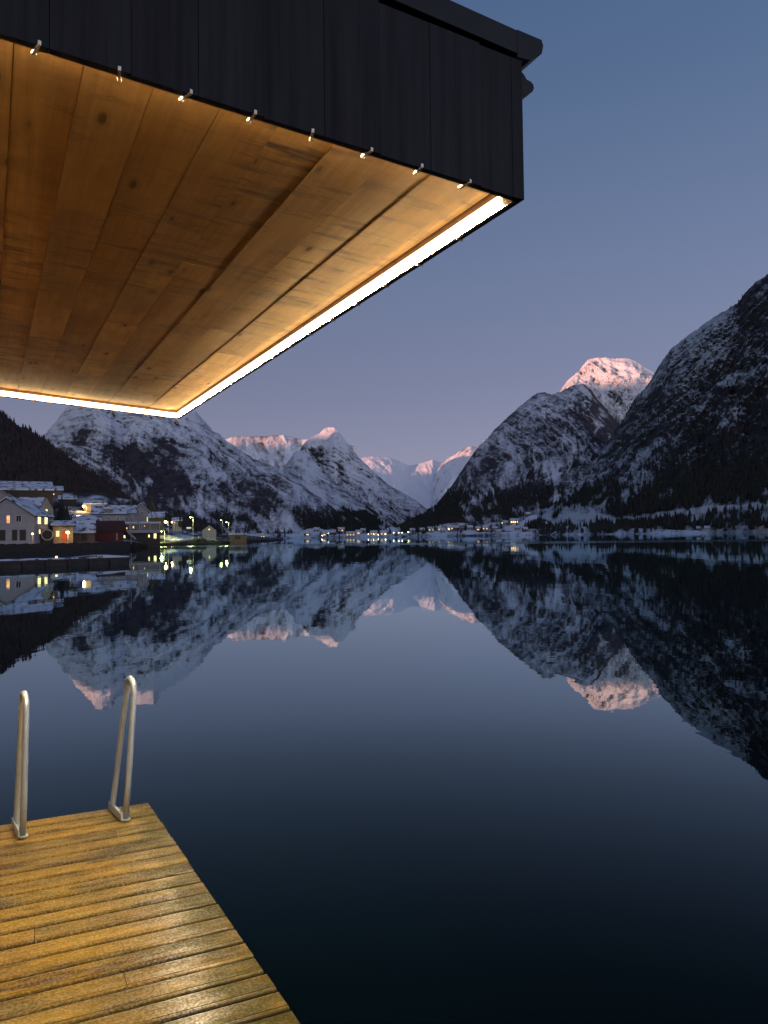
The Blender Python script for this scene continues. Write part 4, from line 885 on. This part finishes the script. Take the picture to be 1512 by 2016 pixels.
# ------------------------------------------------------------------ lamps
def lamp(label, x, yh, yb, D, glass, power, colr, group=None, arm=.9, name='street_lamp', rad=.2, pole=True, glowr=.3):
    P = px(x, yb, D); s = D / F_PX; H = (yb - yh) * s; o = empty(name, P, face_cam(P)); tag(o, label, 'lamp', group)
    if pole:
        mb = MB(); mb.tube([(arm, 0, -1.5), (arm, 0, H * .6), (arm, 0, H + .1)], [.09, .07, .05], 8); mb.tube([(arm, 0, H + .1), (0, 0, H + .22)], .04, 6); mb.build('pole', W_grey, o)
    mb = MB(); mb.hexa([(-.32, -.2, H + .05), (.32, -.2, H + .05), (.32, .2, H + .05), (-.32, .2, H + .05), (-.2, -.12, H + .24), (.2, -.12, H + .24), (.2, .12, H + .24), (-.2, .12, H + .24)]); mb.build('lamp_head', W_grey, o)
    mb = MB(); n = 8
    prof = [(0.02, -rad), (rad * .8, -rad * .6), (rad, 0), (rad * .8, rad * .5), (.02, rad * .6)]
    vs = []; fs = []
    for (r0, z0) in prof:
        for q in range(n): vs.append((math.cos(q * 2 * math.pi / n) * r0, math.sin(q * 2 * math.pi / n) * r0, H - .13 + z0))
    for a in range(len(prof) - 1):
        for q in range(n): fs.append((a * n + q, a * n + (q + 1) % n, (a + 1) * n + (q + 1) % n, (a + 1) * n + q))
    mb.add(vs, fs); mb.build('lamp_glass', glass, o, smooth=True)
    if power:
        l_ = bpy.data.lights.new('lamp_light', 'POINT'); l_.energy = power; l_.color = colr; l_.shadow_soft_size = .35
        lo_ = bpy.data.objects.new('lamp_light', l_); col.objects.link(lo_); lo_.parent = o; lo_.location = (0, -.7, H - .8)
    return o
yg = (.86, 1.0, .30); wm = (1, .62, .22)
lamp('street lamp with bright pale head standing over the green lit snow', 375, 1019, 1049, 292, L_green, 5000, yg)
lamp('street lamp left of a pair of lamps at the end of the village', 435, 1024, 1048, 345, L_green, 300, yg, arm=.7)
lamp('brighter right lamp of the pair at the end of the village', 446, 1028, 1050, 318, L_green, 1500, yg)
lamp('orange glowing lamp against the dark timber houses right of the villa', 326, 1027, 1042, 285, L_lamp, 1600, wm, rad=.5)
lamp('small orange lamp just right of the larger orange lamp', 338.5, 1028, 1038, 318, L_lamp, 300, wm, rad=.25)
lamp('bright lamp at the left end of the tan house on the slope', 165, 996, 1003, 296, L_lamp, 2200, wm, rad=.5)
lamp('bright orange lamp on the slope above the grey boathouse', 153.5, 1016.5, 1026, 236, L_lamp, 2200, wm, rad=.5)
lamp('wall lamp glowing beside the red door of the quay shed', 133.5, 1048, 1066, 176.2, L_lamp, 260, (1, .6, .2), name='wall_lamp', rad=.38, arm=.05)
lamp('small low lamp in front of the white house on the quay', 64, 1051, 1066, 168, L_lamp, 60, wm, name='wall_lamp', rad=.2, arm=.05)
lamp('added floodlight washing the snow slope by the veranda green', 318, 1046, 1058, 252, L_green, 2600, yg, rad=.2, name='fill_lamp')  # extra lamp added to wash the snow slope with green light
# sign board near the lamp
P = px(372, 1052, 280); o = empty('road_sign', P, face_cam(P)); tag(o, 'small white lit sign board on a post below the street lamp', 'sign'); s = 280 / F_PX
mb = MB(); mb.box(-.04, 0, -1, .04, .08, 13 * s); mb.build('post', W_grey, o); mb = MB(); mb.box(-4.3 * s, -.06, 11 * s, 4.3 * s, -.01, 13.6 * s); mb.build('sign_board', glow('lit_sign', (.9, .95, .7), .8), o)

# bare trees and dark garden trees in the village
def bare_tree_mesh(seed):
    r = random.Random(seed); mb = MB()
    def br(p, d, L, rad, dep):
        q = p + d * L; mb.tube([p, p.lerp(q, .5) + Vector((r.uniform(-.04, .04) * L, r.uniform(-.04, .04) * L, 0)), q], [rad, rad * .8, rad * .6], 4 if dep > 1 else 5, cap=False)
        if dep < 5:
            for _ in range(3 if dep < 3 else 4):
                nd = (d + Vector((r.uniform(-.7, .7), r.uniform(-.7, .7), r.uniform(-.05, .5)))).normalized(); br(p.lerp(q, r.uniform(.55, 1)), nd, L * r.uniform(.5, .75), rad * .55, dep + 1)
    br(Vector((0, 0, -.05)), Vector((0, 0, 1)), .34, .018, 0)
    me = bpy.data.meshes.new('bare_tree'); me.from_pydata(mb.v, [], mb.f); me.materials.append(M_bare); return me
BT = [bare_tree_mesh(s) for s in (1, 2)]
for k, (x, yb, D, hh, kd_) in enumerate([(140, 1035, 200, 7, 0), (122, 1036, 205, 8, 1), (132, 1038, 198, 6, 1), (300, 1030, 250, 8, 0), (312, 1040, 258, 6, 0), (30, 985, 300, 7, 0), (205, 990, 330, 8, 0), (150, 968, 400, 8, 0), (240, 1010, 280, 8, 0), (298, 1016, 300, 9, 1), (108, 1030, 210, 7, 0), (355, 1040, 330, 6, 1), (368, 1042, 360, 6, 1), (390, 1046, 370, 6, 0), (345, 1045, 300, 4, 0), (246, 1056, 195, 3.5, 1)]):
    o = bpy.data.objects.new('bare_tree' if kd_ == 0 else 'spruce_tree', BT[k % 2] if kd_ == 0 else SM[k % 5]); col.objects.link(o); o.location = px(x, yb, D); o.scale = (hh,) * 3; o.rotation_euler = (0, 0, k)
    tag(o, ('leafless garden tree standing among the village houses' if kd_ == 0 else 'dark garden spruce standing among the village houses'), 'tree', 'leafless village trees' if kd_ == 0 else 'village spruces')

# ------------------------------------------------------------------ floating pier
a = px(-160, 1112, 66); b = px(255, 1108.5, 73); a[2] = b[2] = 0; dv_ = Vector(b - a); L_ = dv_.length; o = empty('floating_pier', a, math.atan2(dv_.y, dv_.x)); tag(o, 'long dark floating pier with a snow covered top in front of the village', 'pier')
mb = MB(); n = 9
for q in range(n): mb.box(L_ * q / n + .03, 0, -.3, L_ * (q + 1) / n - .03, 2.2, .52)
mb.build('pontoon', simple('dark_wet_concrete', (.022, .022, .024), .7, .5, 1.2, 0, .03), o)
mb = MB(); mb.box(-.05, -.08, .40, L_ + .05, -.01, .60); mb.build('fender_rail', W_dark, o)
X = np.linspace(0, L_, 90); mbs = MB(); rs_ = []
for x in X:
    hgt = .60 + .06 + .05 * float(fbm(np.array([x * .7]), np.array([2.2]), 3, 5)[0]) + .18 * math.exp(-((x - L_ * .86) / 1.6) ** 2)
    rs_.append([(x, -.06, .57), (x, .05, hgt), (x, 1.1, hgt + .04), (x, 2.15, hgt), (x, 2.25, .54)])
vs = [p for r_ in rs_ for p in r_]; fs_ = [(i * 5 + k, (i + 1) * 5 + k, (i + 1) * 5 + k + 1, i * 5 + k + 1) for i in range(len(X) - 1) for k in range(4)]; fs_ += [(0, 1, 2, 3, 4), tuple((len(X) - 1) * 5 + k for k in (4, 3, 2, 1, 0))]
mbs.add(vs, fs_); mbs.build('snow_cover', SNOW, o, smooth=True)
for q in range(1, n):
    mb = MB(); mb.tube([(L_ * q / n, -.14, .05), (L_ * q / n, -.14, .5)], .12, 8); mb.build('fender', W_dark, o)
mb = MB(); mb.tube([(L_ * .62, .5, .6), (L_ * .62, .5, .86)], .09, 8); mb.build('bollard', L_warm, o)

# ------------------------------------------------------------------ far village
fl = [(606, 1052.7), (633.5, 1054.6), (646, 1049.7), (725, 1051.3), (735, 1052), (740.5, 1050.6), (759.5, 1051.6), (775, 1049), (785, 1048.6), (791, 1048.6), (802.7, 1047), (805, 1048), (812, 1045.7), (820, 1045), (833, 1044), (847, 1043.5), (864.5, 1040.7), (868, 1044), (883.5, 1039), (897.7, 1037), (884, 1042), (899, 1035), (941.8, 1042.5), (955, 1040), (988, 1029.8), (1063, 1032), (1073, 1033.7), (517, 1057), (729, 1052.5), (750, 1052.6), (745, 1052.8)]
def far_lamp_meshes():
    r = .55; mb = MB(); n = 8
    for z0, z1, ra, rb_ in ((-r, -r * .3, .1, r), (-r * .3, r * .4, r, r * .8), (r * .4, r * .8, r * .8, .1)):
        vs = [(math.cos(q * math.pi / 4) * ra, math.sin(q * math.pi / 4) * ra, 6 + z0) for q in range(n)] + [(math.cos(q * math.pi / 4) * rb_, math.sin(q * math.pi / 4) * rb_, 6 + z1) for q in range(n)]
        mb.add(vs, [(q, (q + 1) % n, n + (q + 1) % n, n + q) for q in range(n)])
    return mb
L_fl = [glow('far_lamp_glass', c, s_) for c, s_ in (((1, .85, .55), 30), ((1, .72, .34), 38), ((.9, 1, .6), 22))]
for k, (x, y) in enumerate(fl):
    Pg = on_sheet(fs, x, y + 1.5); D = math.hypot(Pg[0], Pg[1]); Pt = px(x, y, D); hh = max(3.0, Pt[2] - Pg[2])
    o = empty('street_lamp', (Pg[0], Pg[1], Pt[2] - 6), 0); tag(o, 'tiny distant lamp glowing above the far shore', 'lamp', 'lamps along the far shore')
    far_lamp_meshes().build('lamp_glass', L_fl[k % 3], o)
    mb = MB(); mb.tube([(0, 0, 6 - hh - 1), (0, 0, 5.6)], .08, 5); mb.build('pole', W_grey, o)
def far_house(label, x, y, wpx, wall=W_white, lit=L_far, wins=2, big=1.0, group='small houses along the far shore'):
    Pg = on_sheet(fs, x, y); D = math.hypot(Pg[0], Pg[1]); s = D / F_PX
    hw = wpx / 2; xs_ = [(x - hw + wpx * (q + .5) / max(wins, 1), y - 2.6 * big, wpx * .45 / max(wins, 1), 2.2 * big, lit) for q in range(wins)]
    house(label, x - hw, x + hw, y, y - 5.0 * big, y - 8.5 * big, D, wall, R_dark, 'x', .6, xs_, 8, (k % 5 - 2) * .12, group, P0=Pg, base_drop=4)
gl_ = 'snow roofed house on the far shore with glowing windows'
for k, (x, y, wp, wl, ws) in enumerate([(670, 1047, 14, W_tan, 2), (690, 1055.5, 18, W_tan, 3), (517, 1059, 9, W_white, 2), (606, 1055, 12, W_brown, 1), (638, 1055.5, 12, W_white, 1), (705, 1052, 12, W_white, 1), (736, 1053.5, 14, W_tan, 3), (755, 1053.5, 14, W_white, 2), (848, 1046, 12, W_brown, 2), (886, 1043, 14, W_tan, 2), (865, 1045, 10, W_white, 1), (955, 1043, 12, W_tan, 2), (941, 1045, 10, W_red, 1), (1072, 1036, 10, W_tan, 2)]):
    far_house(gl_, x, y, wp, wl, L_far, ws)
gd_ = 'snow roofed house on the far shore with dark windows'
for k, (x, y, wp, wl) in enumerate([(622, 1047, 11, W_white), (655, 1053, 11, W_red), (715, 1049, 10, W_white), (812, 1049, 10, W_white), (832, 1048, 10, W_brown), (908, 1039, 13, W_white), (898, 1044, 11, W_red), (925, 1043, 11, W_white), (968, 1039, 13, W_white), (975, 1045, 10, W_brown), (994, 1034, 11, W_white), (1018, 1044, 10, W_white), (1040, 1017, 9, W_brown), (872, 1049, 10, W_white), (1035, 1047, 9, W_red)]):
    far_house(gd_, x, y, wp, wl, G_dark, 2, group='unlit houses along the far shore')
far_house('large house with a row of bright orange windows on the snowy knoll', 1012, 1031, 15, W_tan, glow('knoll_windows', (1, .62, .26), 6), 4, 1.15, None)
far_house('white boathouse at the waterline below the snowy knoll', 981, 1050, 10, W_white, G_dark, 1, .8, None)
for k, (x, wp) in enumerate([(1366, 9), (1382, 10)]):
    P = on_sheet(rb, x, 1044); D = math.hypot(P[0], P[1]); house(('brown' if k == 0 else 'white') + ' snow roofed boathouse at the right waterline under the tall spruces', x - wp / 2, x + wp / 2, 1045, 1041.5, 1038, D, W_brown if k == 0 else W_white, R_dark, 'x', .6, [], 7, name='boathouse', cat='boathouse', P0=P)
P = on_sheet(rb, 1489, 1043); D = math.hypot(P[0], P[1]); house('white snow roofed cabin at the waterline by the right edge', 1482, 1497, 1043, 1040, 1036.5, D, W_white, R_dark, 'y', .6, [], 7, name='cabin', cat='cabin', P0=P)


# ------------------------------------------------------------------ each far repeat gets its own place in its row
ORD = ['first', 'second', 'third', 'fourth', 'fifth', 'sixth', 'seventh', 'eighth', 'ninth', 'tenth', 'eleventh', 'twelfth', 'thirteenth', 'fourteenth', 'fifteenth', 'sixteenth']
def ordinal(group, fmt):
    obs = [o for o in col.objects if o.parent is None and o.get('group') == group]
    obs.sort(key=lambda o: o.location.x / max(o.location.y, 1)); n = len(obs)
    for i, o in enumerate(obs):
        k, side = (i, 'left') if i < (n + 1) // 2 else (n - 1 - i, 'right')
        o['label'] = fmt % (ORD[k], side)
ordinal('lamps along the far shore', 'tiny warm distant lamp, %s from the %s along the far shore')
ordinal('small houses along the far shore', 'small lit far shore house with snowy roof, %s from the %s among the lit ones')
ordinal('unlit houses along the far shore', 'small far shore house with dark windows, %s from the %s among the unlit ones')
ordinal('leafless village trees', 'leafless garden tree, %s from the %s among the village trees')
ordinal('village spruces', 'dark garden spruce, %s from the %s among the village spruces')
ordinal('tall spruces at the right waterline', 'tall dark spruce at the right shoreline, %s from the %s of the tall three')
